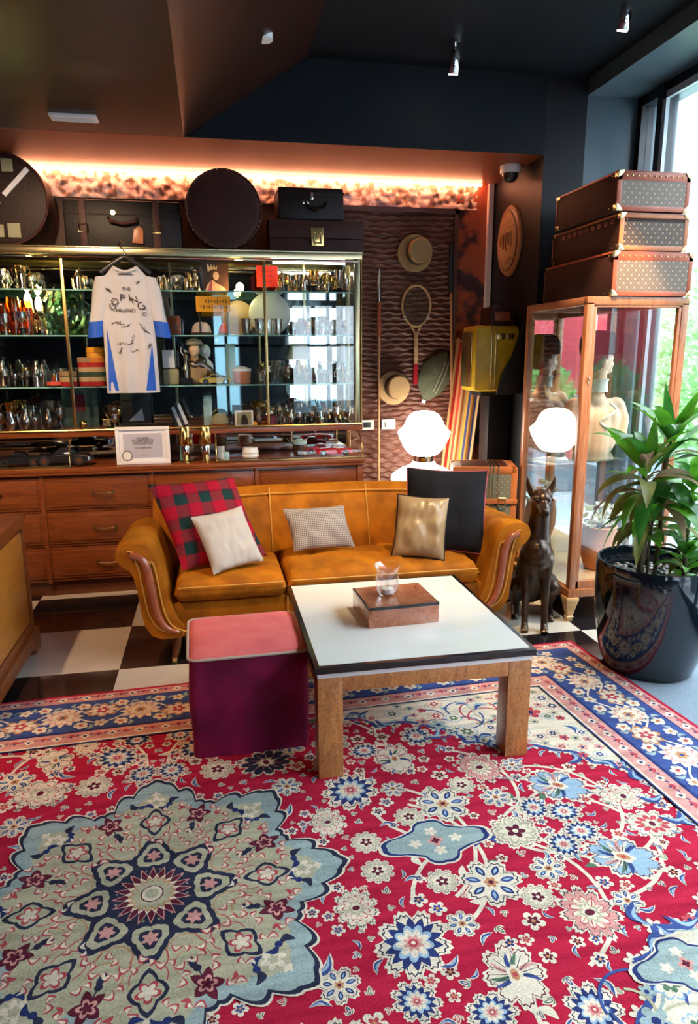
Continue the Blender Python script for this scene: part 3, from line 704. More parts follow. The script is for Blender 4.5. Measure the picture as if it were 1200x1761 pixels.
while tries < 16000:
    tries += 1
    u = rnd.uniform(0, AF); v = rnd.uniform(0, BF); R_ = rnd.choice((.065, .05, .042, .034, .028, .022) if tries < 4000 else (.03, .025, .02))
    if insp(u, v) or insp(u+R_*.7, v+R_*.7) or math.hypot(u, v) < medr(math.atan2(v, u))+R_*1.05: continue
    tryadd(u, v, R_, rnd.choice((2, 2, 2, 6, 6, 7, 7, 6) if R_ < .04 else (0, 1, 3, 4, 5, 7)))
for (u, v, R_, k) in F:
    if k == 99: continue
    rot = rnd.uniform(0, 2*PI)
    for s1 in (1, -1):
        for s2 in ((1, -1) if abs(v) > .02 else (1,)):
            rr = rot if s1*s2 > 0 else PI-rot
            flower((u*s1, v*s2), R_*1.02 if k < 6 else R_*.62, k, rr if s2 > 0 else -rr+PI, 4)
# --- cloud cartouches between medallion and ends, and pendants
def cart(c, s_, L):
    def r(t): return s_*(1+.22*math.cos(4*t)+.10*math.cos(2*t)+.07*abs(math.sin(6*t)))
    polar(c, lambda t: r(t)*1.12, 'cream', L, 0, 72, 1.25, .85); polar(c, lambda t: r(t)*1.05, 'navy', L+1, 0, 72, 1.25, .85); polar(c, lambda t: r(t)*.95, 'pale', L+2, 0, 72, 1.25, .85)
    for k in range(4): petals((c[0]+s_*.55*math.cos(k*PI/2)*1.2, c[1]+s_*.45*math.sin(k*PI/2)), s_*.22, 5, 'cream', L+3, k, .5); 
    petals(c, s_*.26, 4, 'pink', L+3, 0, .5); petals(c, s_*.14, 4, 'wine', L+4, 0, .5)
for s_ in (1, -1): cart((.905*s_, 0.02), .105, 5); cart((1.36*s_, -.60), .085, 16)
# --- spandrels
for s1 in (1, -1):
    for s2 in (1, -1):
        P = sp_outline(s1, s2); Pn = P[:-3]
        rface(P, 'cream', 10); stroke(Pn, .010, 'blue', 11); [petals(p, .030, 6, 'cream', 10, i_, .5) for i_, p in enumerate(Pn[::2])]; [(leafp(p, .10, .016, i_*1.3, 'blue', 12, .35), leafp(p, .085, .007, i_*1.3, 'lightblue', 13, .36)) for i_, p in enumerate(Pn[::4])]
        stroke([(p[0]+.018*s1, p[1]+.018*s2) for p in Pn], .004, 'pale', 11)
        r2 = random.Random(5); S = []
        t_ = 0
        while t_ < 2500:
            t_ += 1
            u = r2.uniform(.84, AF); v = r2.uniform(.02, BF); R_ = r2.choice((.07, .05, .04, .03, .022))
            if not insp(u-R_*.9, v-R_*.9) or not insp(u, v-R_): continue
            if u+R_ > AF+.02 or v+R_ > BF+.02: continue
            if any(math.hypot(a-u, b_-v) < (R_+r_)*.95 for a, b_, r_, _k in S): continue
            S.append((u, v, R_, r2.choice((0, 1, 3, 5, 7, 8))))
        for (u, v, R_, k) in S:
            rot = r2.uniform(0, 6.28); c = (u*s1, v*s2)
            if k == 8 or R_ < .03: petals(c, R_, 5, r2.choice(('pink', 'rose', 'pale', 'sage')), 12, rot, .5, .6); disc(c, R_*.3, 'navy', 13, 8)
            elif k == 7: leafp(c, R_*1.8, R_*.3, rot, 'lightblue', 12, .3); leafp(c, R_*1.5, R_*.14, rot, 'blue', 13, .3)
            else:
                petals(c, R_*1.0, 9, ('pale', 'pink', 'sage', 'lightblue')[k % 4], 12, rot, .3, .7); petals(c, R_*.86, 9, 'cream', 13, rot, .3, .7)
                petals(c, R_*.55, 6, ('blue', 'rose', 'blue', 'green', 'wine', 'navy')[k % 6], 14, rot, .45, .7); disc(c, R_*.2, 'cream', 15, 8)
        for k in range(16):
            a = r2.uniform(0, 6.28); c = (s1*r2.uniform(1.15, AF-.2), s2*r2.uniform(.62, BF-.1)); stroke(arc(c, r2.uniform(.05, .12), a, a+2.4, 12), .004, r2.choice(('blue', 'rose', 'sage')), 12)
# --- medallion
polar((0, 0), lambda t: medr(t)*1.03, 'cream', 16, 0, 320); polar((0, 0), lambda t: medr(t)*1.015, 'dark', 17, 0, 320); polar((0, 0), lambda t: medr(t)*.985, 'pale', 18, 0, 320); polar((0, 0), lambda t: medr(t)*.86, 'sage', 19, 0, 320)
for k in range(8):
    a = k*PI/4; h = a+PI/8
    cs, sn = math.cos(a), math.sin(a)
    P_ = lambda r_, da=0: (r_*math.cos(a+da), r_*math.sin(a+da))
    # dark cusped leaf ring
    def shield(r_, s_, col, L):
        c = P_(r_); polar(c, lambda t: s_*(1+.18*math.cos(3*t)+.08*abs(math.sin(5*t))), col, L, a, 40, 1.05, .95)
    shield(.170, .066, 'dark', 21); shield(.170, .048, 'sage', 22); shield(.170, .030, 'dark', 23); star(P_(.17), .026, 6, 'pink', 24, a)
    # motif near the rim
    star(P_(.345), .060, 4, 'dark', 21, a, .35, 1.25, .9); star(P_(.345), .047, 4, 'sage', 22, a, .35, 1.25, .9); petals(P_(.345), .036, 5, 'rose', 23, a, .5); petals(P_(.345), .026, 5, 'cream', 24, a, .5)
    petals(P_(.455), .036, 6, 'cream', 21, a, .5, .7); petals(P_(.455), .016, 5, 'sage', 22, a, .4); petals(P_(.505), .016, 4, 'cream', 21, a, .5)
    for s_ in (1, -1):
        leafp(P_(.44, .11*s_), .05, .012, a+.9*s_, 'dark', 22, .3); leafp(P_(.44, .11*s_), .045, .010, a-1.9*s_, 'navy', 22, .3); disc(P_(.44, .11*s_), .011, 'navy', 22)
        leafp(P_(.40, .20*s_), .03, .007, a+1.2*s_, 'rose', 22, .2)
    # maroon palmettes at the indentations
    q = (.385*math.cos(h), .385*math.sin(h)); star(q, .050, 5, 'wine', 22, h, .5, 1.15, .9); petals(q, .028, 5, 'pink', 23, h, .5); petals(q, .018, 5, 'wine', 24, h, .5)
    leafp((.33*math.cos(h), .33*math.sin(h)), .05, .010, h+PI, 'dark', 22, .1); disc((.325*math.cos(h), .325*math.sin(h)), .011, 'dark', 22)
    stroke([(.29*math.cos(h), .29*math.sin(h)), (.44*math.cos(h), .44*math.sin(h))], .002, 'dark', 21)
    # little rose-outlined cloud wisps
    for (r_, da) in ((.235, .39), (.265, .18), (.265, -.18), (.285, .33), (.285, -.33), (.33, .26), (.33, -.26), (.24, 0), (.40, .12), (.40, -.12), (.43, .26), (.43, -.26)):
        c = P_(r_, da); rr_ = a+da+r_*17
        leafp(c, .034, .0105, rr_, 'rose', 21, .35); leafp((c[0]+.004*math.cos(rr_), c[1]+.004*math.sin(rr_)), .026, .006, rr_, 'cream', 22, .38)
        leafp(c, .026, .009, rr_+2.3, 'rose', 21, .3); leafp(c, .020, .005, rr_+2.3, 'cream', 22, .3)
for R_, n_ in ((.30, 0), (.245, 0)):
    for k in range(16):
        a = k*PI/8; stroke(arc((R_*math.cos(a), R_*math.sin(a)), .05, a+1.2, a+5.0, 10), .0016, 'orange' if k % 2 else 'rose', 20)
petals((0, 0), .128, 16, 'dark', 24, 0, .22, 1); star((0, 0), .118, 20, 'pink', 25, 0, .35); star((0, 0), .108, 20, 'wine', 26, 0, .35); star((0, 0), .082, 20, 'cream', 27, .15, .25); petals((0, 0), .070, 18, 'orange', 28, 0, .2); petals((0, 0), .064, 18, 'sage', 29, 0, .25)
disc((0, 0), .034, 'wine', 30, 24); disc((0, 0), .030, 'cream', 31, 24); disc((0, 0), .02, 'sage', 32, 20)
# --- borders: inner guard, wide blue band, outer guard, red edge
def frame(o_, i_, col, L):
    rect(-RA+o_, RB_-i_, RA-o_, RB_-o_, col, L); rect(-RA+o_, -RB_+o_, RA-o_, -RB_+i_, col, L)
    rect(-RA+o_, -RB_+i_, -RA+i_, RB_-i_, col, L); rect(RA-i_, -RB_+i_, RA-o_, RB_-i_, col, L)
frame(.0, .018, 'red', 33); frame(.018, .080, 'pink', 33); frame(.080, .092, 'navy', 33); frame(.086, .360, 'blue', 33); frame(.352, .366, 'navy', 34); frame(.366, .445, 'pink', 33); frame(.445, .455, 'cream', 33); frame(.455, .463, 'navy', 33)
def run(off, step, fn):
    """call fn(centre, along-angle, k) all the way round at distance off from the edge"""
    for (a, b_, ang_) in (((-RA+off, RB_-off), (RA-off, RB_-off), 0), ((RA-off, RB_-off), (RA-off, -RB_+off), -PI/2), ((RA-off, -RB_+off), (-RA+off, -RB_+off), PI), ((-RA+off, -RB_+off), (-RA+off, RB_-off), PI/2)):
        L_ = math.hypot(b_[0]-a[0], b_[1]-a[1]); n = max(1, round(L_/step))
        for k in range(n):
            t = (k+.5)/n; fn((a[0]+(b_[0]-a[0])*t, a[1]+(b_[1]-a[1])*t), ang_, k)
def guard(c, a, k):
    if k % 2: petals(c, .020, 4, 'cream', 34, a, .45, .7); disc(c, .008, 'navy', 35, 6)
    else: leafp((c[0]-.022*math.cos(a), c[1]-.022*math.sin(a)), .044, .009, a, 'rose', 34, .3); disc(c, .006, 'navy', 35, 6)
    leafp((c[0]+.02*math.cos(a), c[1]+.02*math.sin(a)), .022, .004, a+.6, 'navy', 34, .3)
run(.049, .052, guard); run(.406, .056, guard)
def band(c, a, k):
    n = (-math.sin(a), math.cos(a)); tng = (math.cos(a), math.sin(a)); O = lambda x, y: (c[0]+x*tng[0]+y*n[0], c[1]+x*tng[1]+y*n[1])
    if k % 2:
        star(c, .088, 12, 'cream', 36, a, .32, 1.05, 1.0); petals(c, .066, 10, 'pink', 37, a, .3); petals(c, .055, 10, 'cream', 38, a, .3); petals(c, .028, 6, 'orange', 39, a, .4); disc(c, .010, 'blue', 40, 8)
    else:
        y0 = .035 if k % 4 else -.035; q = O(0, y0); petals(q, .070, 8, 'orange', 36, a, .4, .7, 1.15, .9); petals(q, .056, 8, 'cream', 37, a, .4, .7, 1.15, .9); petals(q, .032, 5, 'rose', 38, a, .5); disc(q, .010, 'cream', 39, 8)
        q2 = O(0, -y0*2.3); petals(q2, .030, 5, 'cream', 36, a, .5, .6); disc(q2, .010, 'orange', 37, 8)
    s_ = 1 if k % 2 else -1
    P = [O(-.12+.24*i/14, s_*.075*math.sin(PI*i/14)) for i in range(15)]; stroke(P, .0045, 'cream', 35)
    for (x, y) in ((-.085, .085), (.085, -.085), (.078, .09), (-.078, -.09)):
        q = O(x, y); petals(q, .030, 5, 'cream', 36, a+x*40, .5, .6); disc(q, .009, 'rose' if x > 0 else 'orange', 37, 7)
        leafp(O(x*.6, y*.9), .045, .010, a+(1 if y > 0 else -1)*1.0+x*9, 'pale', 35, .3)
run(.222, .165, band)
me = bpy.data.meshes.new('rug')
# thickness: side faces all round
cn = [rmap(*p) for p in ((-RA, -RB_), (RA, -RB_), (RA, RB_), (-RA, RB_))]
for i in range(4):
    a, b_ = cn[i], cn[(i+1) % 4]; f = rb.faces.new([rb.verts.new(q) for q in ((a.x, a.y, .0015), (b_.x, b_.y, .0015), (b_.x, b_.y, .012), (a.x, a.y, .012))]); f.material_index = IX['r_red']
f = rb.faces.new([rb.verts.new((p.x, p.y, .0015)) for p in reversed(cn)]); f.material_index = IX['r_red']
rb.to_mesh(me); rb.free()
for n_, _ in RC: me.materials.append(M[n_])
rug = bpy.data.objects.new('rug', me); C.objects.link(rug)
tag(rug, 'large red floral carpet with a pale star medallion and blue border', 'rug')
# ================================================================== sofa
SX, SY = .605, 3.57        # centre of the front; local x across, y back
sofa = thing('sofa', 'mustard velvet sofa with scrolled arms and reddish wood trim', 'sofa', (SX, SY, 0))
ZT = .012
outer = [(.815, .14), (.92, .135), (.97, .16), (1.005, .22), (1.02, .31), (1.03, .42), (1.045, .50), (1.07, .535), (1.105, .555), (1.125, .585), (1.13, .62), (1.115, .655), (1.08, .675), (1.02, .685), (.97, .675), (.935, .64), (.915, .58), (.895, .50), (.875, .40), (.855, .31), (.825, .235), (.80, .20)]
def arm(s):
    b = MB()
    n = 16
    for k in (0,):
        R = []
        for i in range(n+1):
            t = i/n; y = t*.66
            e = .0 if i else .02
            lift = -.0*t; shr = 1-.10*t
            ring = []
            cx_, cz_ = .96, .45
            for (x, z) in outer:
                xx = cx_+(x-cx_)*(1-(.03 if i in (0, n) else 0))*shr; zz = cz_+(z-cz_)*(1-(.03 if i in (0, n) else 0))
                if z > .55: zz += -.02*t+.006*math.sin(i*1.9+x*30)
                ring.append((s*xx, y-(.012 if 0 < i < 2 else 0)*0, zz))
            R.append(ring)
        b.rings(R)
    return b
for s in (-1, 1):
    a = arm(s).build('arm', 'velvet_mustard', sofa, bevel=.008)
    # mahogany strip following the curl, with a piping line on both sides
    path = [(1.055, .612), (1.02, .607), (.99, .585), (.972, .54), (.962, .47), (.952, .39), (.94, .31), (.918, .245), (.885, .205), (.83, .182)]
    def sm(P, k=4):
        out = []
        for i in range(len(P)-1):
            p0, p1, p2, p3 = P[max(i-1, 0)], P[i], P[i+1], P[min(i+2, len(P)-1)]
            for j in range(k):
                t = j/k; out.append(tuple(.5*((2*p1[q])+(-p0[q]+p2[q])*t+(2*p0[q]-5*p1[q]+4*p2[q]-p3[q])*t*t+(-p0[q]+3*p1[q]-3*p2[q]+p3[q])*t**3) for q in range(len(p1))))
        out.append(P[-1]); return out
    P = sm(path); n = len(P)
    MB().tube([(s*x, -.006, z) for x, z in P], [.008+.014*math.sin(PI*min(1, .12+.88*i/(n-1)))**.5 if i else .006 for i in range(n)], 10).build('arm_trim', 'arm_trim', a)
    for off in (.042, -.038):
        MB().tube([(s*(x+off*(1 if z < .6 else .5)), -.004, z-(off*.9 if z > .58 else 0)*-.6) for x, z in P[2:]], .0045, 6).build('piping', 'velvet_piping', a)
# back: gently curved, three panels
def backp(u, v):
    x = -.98+u*1.96; z = .30+v*(.50-.05*abs(2*u-1)**3.5)
    y = .52+.16*v+.05*(1-(2*u-1)**2)*1-.03*math.sin(PI*v)
    seam = min(abs(u-.36), abs(u-.66)); y += .012*max(0, 1-seam/.02)
    return (x, y, z)
b = MB(); nu, nv = 48, 10
R = []
for j in range(nv+1):
    v = j/nv; fr_ = [backp(i/nu, v) for i in range(nu+1)]; r_ = .045*math.sin(PI*min(1, max(.0, (1-v)*6))*.5) if v > .84 else .045
    ring = [(x, y-r_+.045, z) for x, y, z in fr_] + [(x, y+.09+r_, z) for x, y, z in reversed(fr_)]
    R.append(ring)
b.rings(R); bk = b.build('backrest', 'velvet_mustard', sofa, bevel=0)
for u in (.355, .665):
    MB().tube([Vector(backp(u, v/10))+Vector((0, -.004, 0)) for v in range(2, 11)], .0045, 6).build('piping', 'velvet_piping', bk)
MB().tube([Vector(backp(u/30, .93))+Vector((0, -.006, 0)) for u in range(1, 30)], .004, 6).build('piping', 'velvet_piping', bk)
# base and front rail
b = MB(); b.box((-.86, .03, .14), (.86, .60, .33)); b.build('base', 'velvet_mustard', sofa, bevel=.015)
MB().tube([(-.255, .026, .145), (-.255, .022, .33)], .004, 6).build('piping', 'velvet_piping', sofa)
def seatc(x0, x1, y0, y1, z0, z1, puff, seed, name):
    b = MB(); nu, nv = 40, 26; n_ = 24
    def top(u, v):
        x = x0+u*(x1-x0); y = y0+v*(y1-y0)
        e = min(u, 1-u)*(x1-x0); f = min(v, 1-v)*(y1-y0); e = min(1, e/.05); f = min(1, f/.05)
        ro = (1-(1-e)**2)**.5*(1-(1-f)**2)**.5
        w_ = noise.noise((x*6+seed, y*6, 1))*.010 + (.016*noise.noise((x*22+seed, y*7, 4)) if puff > .02 else .003*noise.noise((x*22, y*9, 2)))
        return (x, y, (z0+z1)/2+((z1-z0)/2+puff*math.sin(PI*u)**.6*math.sin(PI*min(1, v*1.2))**.6+w_)*ro)
    def bot(u, v):
        x, y, z = top(u, v); return (x, y, 2*(z0+z1)/2-((z-(z0+z1)/2)*.8+(z0+z1)/2) if False else (z0+z1)/2-(z1-z0)/2*min(1, max(0, (z-(z0+z1)/2)/((z1-z0)/2))))
    T_ = b.grid(top, nu, nv); B_ = b.grid(bot, nu, nv)
    bmesh.ops.remove_doubles(b.bm, verts=b.bm.verts, dist=.0006)
    o = b.build(name, 'velvet_mustard', sofa, angle=60)
    MB().tube([(x0+.02+(x1-x0-.04)*i/30, y0-.001, z1-.022) for i in range(31)], .0042, 6).build('piping', 'velvet_piping', o)
    return o
seatc(-.845, -.258, -.01, .56, .335, .445, .005, 3, 'seat_cushion')
seatc(-.252, .835, .0, .60, .335, .445, .035, 8, 'seat_cushion')
for s in (-1, 1):
    for y in (.06, .56):
        lg = MB().tube([(s*.845, y, .15), (s*.85, y-.01, .08), (s*.865, y-.03, .018)], [.030, .022, .015], 10).build('leg', 'walnut_dark', sofa)
        MB().cyl((s*.865, y-.03, 0 if y > .5 else .0), .018, .03, 12).build('brass_cap', 'brass', lg)
# ================================================================== cushions
def cushion(name, label, bl, br, tl, t, mat_, pipe=None, seed=0, wr=.006, n=26):
    """soft square cushion from its bottom-left, bottom-right and top-left corners"""
    bl, br, tl = Vector(bl), Vector(br), Vector(tl); W = (br-bl).length; ex = (br-bl).normalized(); ey = (tl-bl); ez = ex.cross(ey).normalized(); ey = ez.cross(ex).normalized(); H = (tl-bl).dot(ey)
    sh = (tl-bl).dot(ex)/H
    c = bl+ex*W/2+ey*H/2+ex*sh*H/2
    b = MB(); uvl = b.bm.loops.layers.uv.new('UVMap')
    def P(u, v, s):
        x, y = 2*u-1, 2*v-1
        th = ((1-abs(x)**2.6)*(1-abs(y)**2.6))
        th = max(0, th)**.55
        px_ = x*W/2*(1-.055*(1-y*y)*abs(x)**3); py_ = y*H/2*(1-.055*(1-x*x)*abs(y)**3)
        w_ = wr*noise.noise((x*2.2+seed, y*2.2, s*3+seed))*2+wr*.7*noise.noise((x*7+seed, y*3, s))
        return (px_+sh*py_, py_, s*(t/2*th+w_*th))
    for s in (1, -1):
        V = b.grid(lambda u, v: P(u, v, s), n, n)
        for f in b.bm.faces:
            pass
    b.bm.verts.ensure_lookup_table()
    for f in b.bm.faces:
        for l in f.loops: l[uvl].uv = (l.vert.co.x/W+.5, l.vert.co.y/W+.5)
    bmesh.ops.remove_doubles(b.bm, verts=b.bm.verts, dist=.0004)
    o = b.build(name, mat_, None, angle=70)
    o.matrix_world = Matrix.Translation(c) @ Matrix((ex, ey, ez)).transposed().to_4x4(); tag(o, label, 'cushion')
    if pipe:
        P_ = [P(i/n, 0, 0) for i in range(n)] + [P(1, i/n, 0) for i in range(n)] + [P(1-i/n, 1, 0) for i in range(n)] + [P(0, 1-i/n, 0) for i in range(n)]
        q = MB().tube(P_, .004, 6, closed=True).build('piping', pipe); q.parent = o
    return o
cushion('cushion', 'large red and black tartan cushion at the left end of the sofa', (-.20, 3.74, .465), (.27, 3.92, .465), (-.37, 3.95, .905), .13, 'tartan', seed=1)
cushion('cushion', 'plain off-white cushion leaning on the tartan one', (-.035, 3.66, .455), (.245, 3.80, .475), (-.145, 3.80, .745), .10, 'cotton_white', seed=5, wr=.012)
cushion('cushion', 'small grey houndstooth cushion in the middle of the sofa', (.425, 3.90, .49), (.795, 3.94, .485), (.375, 4.02, .72), .09, 'houndstooth', seed=9)
cushion('cushion', 'large black cushion with pink piping at the right end of the sofa', (1.08, 3.92, .46), (1.52, 3.72, .455), (1.14, 4.07, .93), .13, 'cotton_black', 'piping_pink', seed=3)
cushion('cushion', 'beige satin cushion leaning on the black one', (.965, 3.74, .475), (1.245, 3.64, .46), (1.03, 3.86, .81), .11, 'satin_beige', 'cotton_black', seed=12, wr=.010)
# ================================================================== coffee table
tb = thing('coffee_table', 'low square coffee table with white top and amber burl legs', 'table', (.76, 2.87, ZT))
TZ = .475-ZT
tw, td0, td1 = .425, -.49, .455
MB().box((-tw, td0, TZ-.048), (tw, td1, TZ-.026)).build('apron_top', 'white_plastic', tb, bevel=.001)
tp = MB().box((-tw-.012, td0-.012, TZ-.026), (tw+.012, td1+.012, TZ)).build('table_edge', 'table_black', tb, bevel=.0015)
MB().box((-tw+.008, td0+.008, TZ-.002), (tw-.008, td1-.008, TZ+.002)).build('table_top', 'table_white', tb, smooth=False)
for x in (-tw, tw-.095):
    for y in (td0, td1-.095):
        MB().box((x, y, 0), (x+.095, y+.095, TZ-.048)).build('leg', 'table_burl', tb, bevel=.002)
for a, b_ in (((-tw+.095, td0, TZ-.108), (tw-.095, td0+.03, TZ-.048)), ((-tw+.095, td1-.03, TZ-.108), (tw-.095, td1, TZ-.048)), ((-tw, td0+.095, TZ-.108), (-tw+.03, td1-.095, TZ-.048)), ((tw-.03, td0+.095, TZ-.108), (tw, td1-.095, TZ-.048))):
    MB().box(a, b_).build('rail', 'table_burl', tb, bevel=.0015)
# wooden box
bxz = .475+.002
bxo = thing('wooden_box', 'reddish burl wood box with dark lid edge on the coffee table', 'box', (.748, 2.84, bxz), math.radians(3))
MB().box((-.155, -.135, 0), (.155, .135, .078)).build('body', 'box_burl', bxo, bevel=.002)
lid = MB().box((-.157, -.137, .078), (.157, .137, .090)).build('lid', 'table_black', bxo, bevel=.002)
MB().box((-.151, -.131, .0895), (.151, .131, .0915)).build('lid_panel', 'box_burl', lid, smooth=False)
# candle glass
cg = thing('candle_holder', 'clear flared glass holding a small white candle on the wooden box', 'candle holder', (.715, 2.845, bxz+.0915))
prof = [(.020, .0), (.036, .004), (.046, .022), (.051, .048), (.051, .075), (.046, .105), (.049, .122), (.060, .138)]
inn = [(r-.0028, z) for r, z in prof[1:]]; inn = [(.003, .006)]+[(r, max(z, .008)) for r, z in inn]
MB().lathe(prof+[(.0585, .1385)]+list(reversed(inn)), seg=36).build('glass', 'clear_glass', cg)
cd = MB().lathe([(.026, .010), (.027, .012), (.027, .030), (.024, .031), (.003, .029)], seg=24).build('candle', 'wax', cg)
MB().tube([(0, 0, .028), (.001, 0, .038)], .0012, 6).build('wick', 'iron', cd)
# ================================================================== ottoman
ot = thing('ottoman', 'wine velvet cube pouf, top coloured salmon as lit by grazing light, grey piping', 'ottoman', (.092, 2.842, ZT), math.radians(1.2))
OZ = .435; hx, hy = .236, .225
def obox(z0, z1, hx, hy, mat_, name, bul=.012, seed=0, topw=1.0):
    b = MB(); n = 14; R = []
    def ring(z, k, w_=1.0):
        P = []; r = .035
        for cx_, cy_, a0 in ((hx-r, hy-r, 0), (-hx+r, hy-r, PI/2), (-hx+r, -hy+r, PI), (hx-r, -hy+r, 3*PI/2)):
            for i in range(6):
                a = a0+i*PI/10; x = cx_+r*math.cos(a); y = cy_+r*math.sin(a)
                P.append((x*(1+k)*w_, y*(1+k)*w_, z))
            # side midpoints
            nx = {0: -hx+r, PI/2: -hx, PI: hx-r, 3*PI/2: hx}[a0]; 
        return P
    zs = [z0+(z1-z0)*i/12 for i in range(13)]
    R = [[(x+.004*noise.noise((x*5+seed, y*5, z*6)), y+.004*noise.noise((x*5, y*5+seed, z*6)), z) for x, y, z in ring(z, bul*math.sin(PI*i/12)/.23*.3)] for i, z in enumerate(zs)]
    b.rings(R); return b
bd = obox(.0, OZ-.012, hx, hy, None, '').build('body', 'velvet_wine', ot, bevel=0)
b = MB(); r = .035
def otop(u, v):
    x, y = (2*u-1), (2*v-1)
    px_, py_ = x*hx, y*hy
    e = (1-abs(x)**8)*(1-abs(y)**8)
    dx, dy = max(0, abs(px_)-(hx-r)), max(0, abs(py_)-(hy-r)); d = math.hypot(dx, dy)
    if d > r: px_ = math.copysign(hx-r+dx*r/d, px_); py_ = math.copysign(hy-r+dy*r/d, py_)
    return (px_, py_, OZ-.014+.022*max(0, e)**.5+.010*(1-x*x)*(1-y*y)+.004*noise.noise((x*2.5, y*2.5, 0)))
b.grid(otop, 36, 36); b.build('seat', 'velvet_wine_lit', ot, angle=70)  # same wine velvet as the body; its lit look is painted in salmon
P = []
for cx_, cy_, a0 in ((hx-r, hy-r, 0), (-hx+r, hy-r, PI/2), (-hx+r, -hy+r, PI), (hx-r, -hy+r, 3*PI/2)):
    for i in range(7): a = a0+i*PI/12; P.append((cx_+(r+.003)*math.cos(a), cy_+(r+.003)*math.sin(a), OZ-.010))
MB().tube(P, .0055, 8, closed=True).build('piping', 'piping_grey', ot)
# ================================================================== drawer cabinet along the back wall
CY = 4.81
cab = thing('drawer_cabinet', 'long walnut drawer cabinet under the glass showcase', 'cabinet', (0, CY, 0))
X0, X1 = -2.53, 1.03
b = MB(); b.box((X0, .03, .10), (X1-.005, .58, .86)); b.build('body', 'walnut_dark', cab, bevel=.003)
MB().box((X0, .06, 0), (X1-.03, .56, .10)).build('plinth', 'walnut_dark', cab, smooth=False)
wt = MB().box((X0, -.012, .855), (X1+.01, .585, .885)).build('worktop', 'walnut', cab, bevel=.006)
MB().box((X0, -.018, .840), (X1+.014, .585, .853)).build('moulding', 'walnut', cab, bevel=.003)
cols = [(-2.52, -1.835), (-1.81, -1.135), (-1.11, -.435), (-.41, .265), (.29, .985)]
for x in (-2.53, -1.8225, -1.1225, -.4225, .2775, 1.0):
    MB().box((x-.0125, .0, .10), (x+.0125+(.017 if x > .9 else 0), .05, .84)).build('stile', 'walnut', cab, bevel=.002)
for x0, x1 in cols:
    for z0, z1 in ((.605, .822), (.370, .585), (.130, .345)):
        d = MB(); d.box((x0, .012, z0), (x1, .05, z1)); d = d.build('drawer', 'walnut', cab, bevel=.004)
        MB().box((x0+.02, .006, z0+.02), (x1-.02, .014, z1-.02)).build('panel', 'walnut', d, bevel=.003)
        xm, zm = (x0+x1)/2+.03, (z0+z1)/2
        h = MB(); h.tube([(xm-.065, .008, zm), (xm-.06, -.018, zm), (xm-.02, -.024, zm-.006), (xm+.02, -.024, zm-.006), (xm+.06, -.018, zm), (xm+.065, .008, zm)], .0055, 8)
        h.box((xm-.075, .001, zm-.012), (xm-.055, .008, zm+.012)); h.box((xm+.055, .001, zm-.012), (xm+.075, .008, zm+.012))
        h.build('handle', 'brass', d)
for z in (.595, .358, .118): MB().box((X0, .02, z-.006), (X1-.02, .05, z+.006)).build('rail', 'walnut', cab, bevel=.002)
# ================================================================== glass showcase on top
GY0, GY1 = 5.0, 5.36; GX0, GX1 = -2.4, 1.03
sh = thing('display_cabinet', 'brass framed glass showcase full of trophies on the drawer cabinet', 'display cabinet', (0, 0, 0))
b = MB(); b.box((GX0, GY0-.02, 2.235), (GX1+.03, GY0+.02, 2.275)); b.box((GX0, GY0-.02, 2.275), (GX1+.035, GY1, 2.285)); b.build('top_rail', 'brass_pale', sh, bevel=.004)
MB().tube([(GX0, GY0-.024, 2.222), (GX1, GY0-.024, 2.222)], .007).build('top_trim', 'chrome', sh)
b = MB(); b.box((GX0, GY0-.025, 1.068), (GX1+.03, GY0+.03, 1.112)); b.build('bottom_rail', 'walnut', sh, bevel=.004)
MB().tube([(GX0, GY0-.028, 1.112), (GX1+.02, GY0-.028, 1.112)], .008).build('bottom_trim', 'brass', sh)
MB().box((GX0, GY0, 1.085), (GX1, GY1, 1.105)).build('case_floor', 'walnut', sh, smooth=False)
for x in (GX1, ):
    MB().box((x-.028, GY0-.022, 1.11), (x+.012, GY0+.02, 2.24)).build('post', 'brass_pale', sh, bevel=.006)
    MB().tube([(x+.020, GY0-.012, 1.11), (x+.020, GY0-.012, 2.24)], .009).build('post_trim', 'brass', sh)
    MB().box((x-.02, GY1-.03, .9), (x+.01, GY1, 2.24)).build('post', 'brass_pale', sh, bevel=.004)
for x in (-.91, .385):
    MB().box((x-.010, GY0-.004, 1.11), (x+.010, GY0+.012, 2.24)).build('mullion', 'brass', sh, bevel=.002)
MB().box((GX0, GY0-.002, 1.11), (GX1-.03, GY0+.002, 2.24)).build('front_glass', 'pane', sh, smooth=False)
MB().box((GX1-.003, GY0, 1.11), (GX1+.001, GY1-.03, 2.24)).build('side_glass', 'pane', sh, smooth=False)
MB().box((GX0, GY1-.008, .895), (GX1-.02, GY1, 2.24)).build('mirror_back', 'mirror', sh, smooth=False)
SHZ = (1.400, 1.735, 2.025)
for z in SHZ:
    MB().box((GX0, GY0+.03, z-.010), (GX1-.03, GY1-.012, z)).build('shelf', 'shelf_glass', sh, smooth=False)
    MB().box((GX0, GY0+.026, z-.009), (GX1-.03, GY0+.030, z-.001)).build('shelf_edge', 'shelf_edge', sh, smooth=False)
for x in (-1.6, -.25, .70):
    MB().box((x-.008, GY1-.03, 1.11), (x+.008, GY1-.009, 2.24)).build('shelf_rail', 'brass_pale', sh, smooth=False)
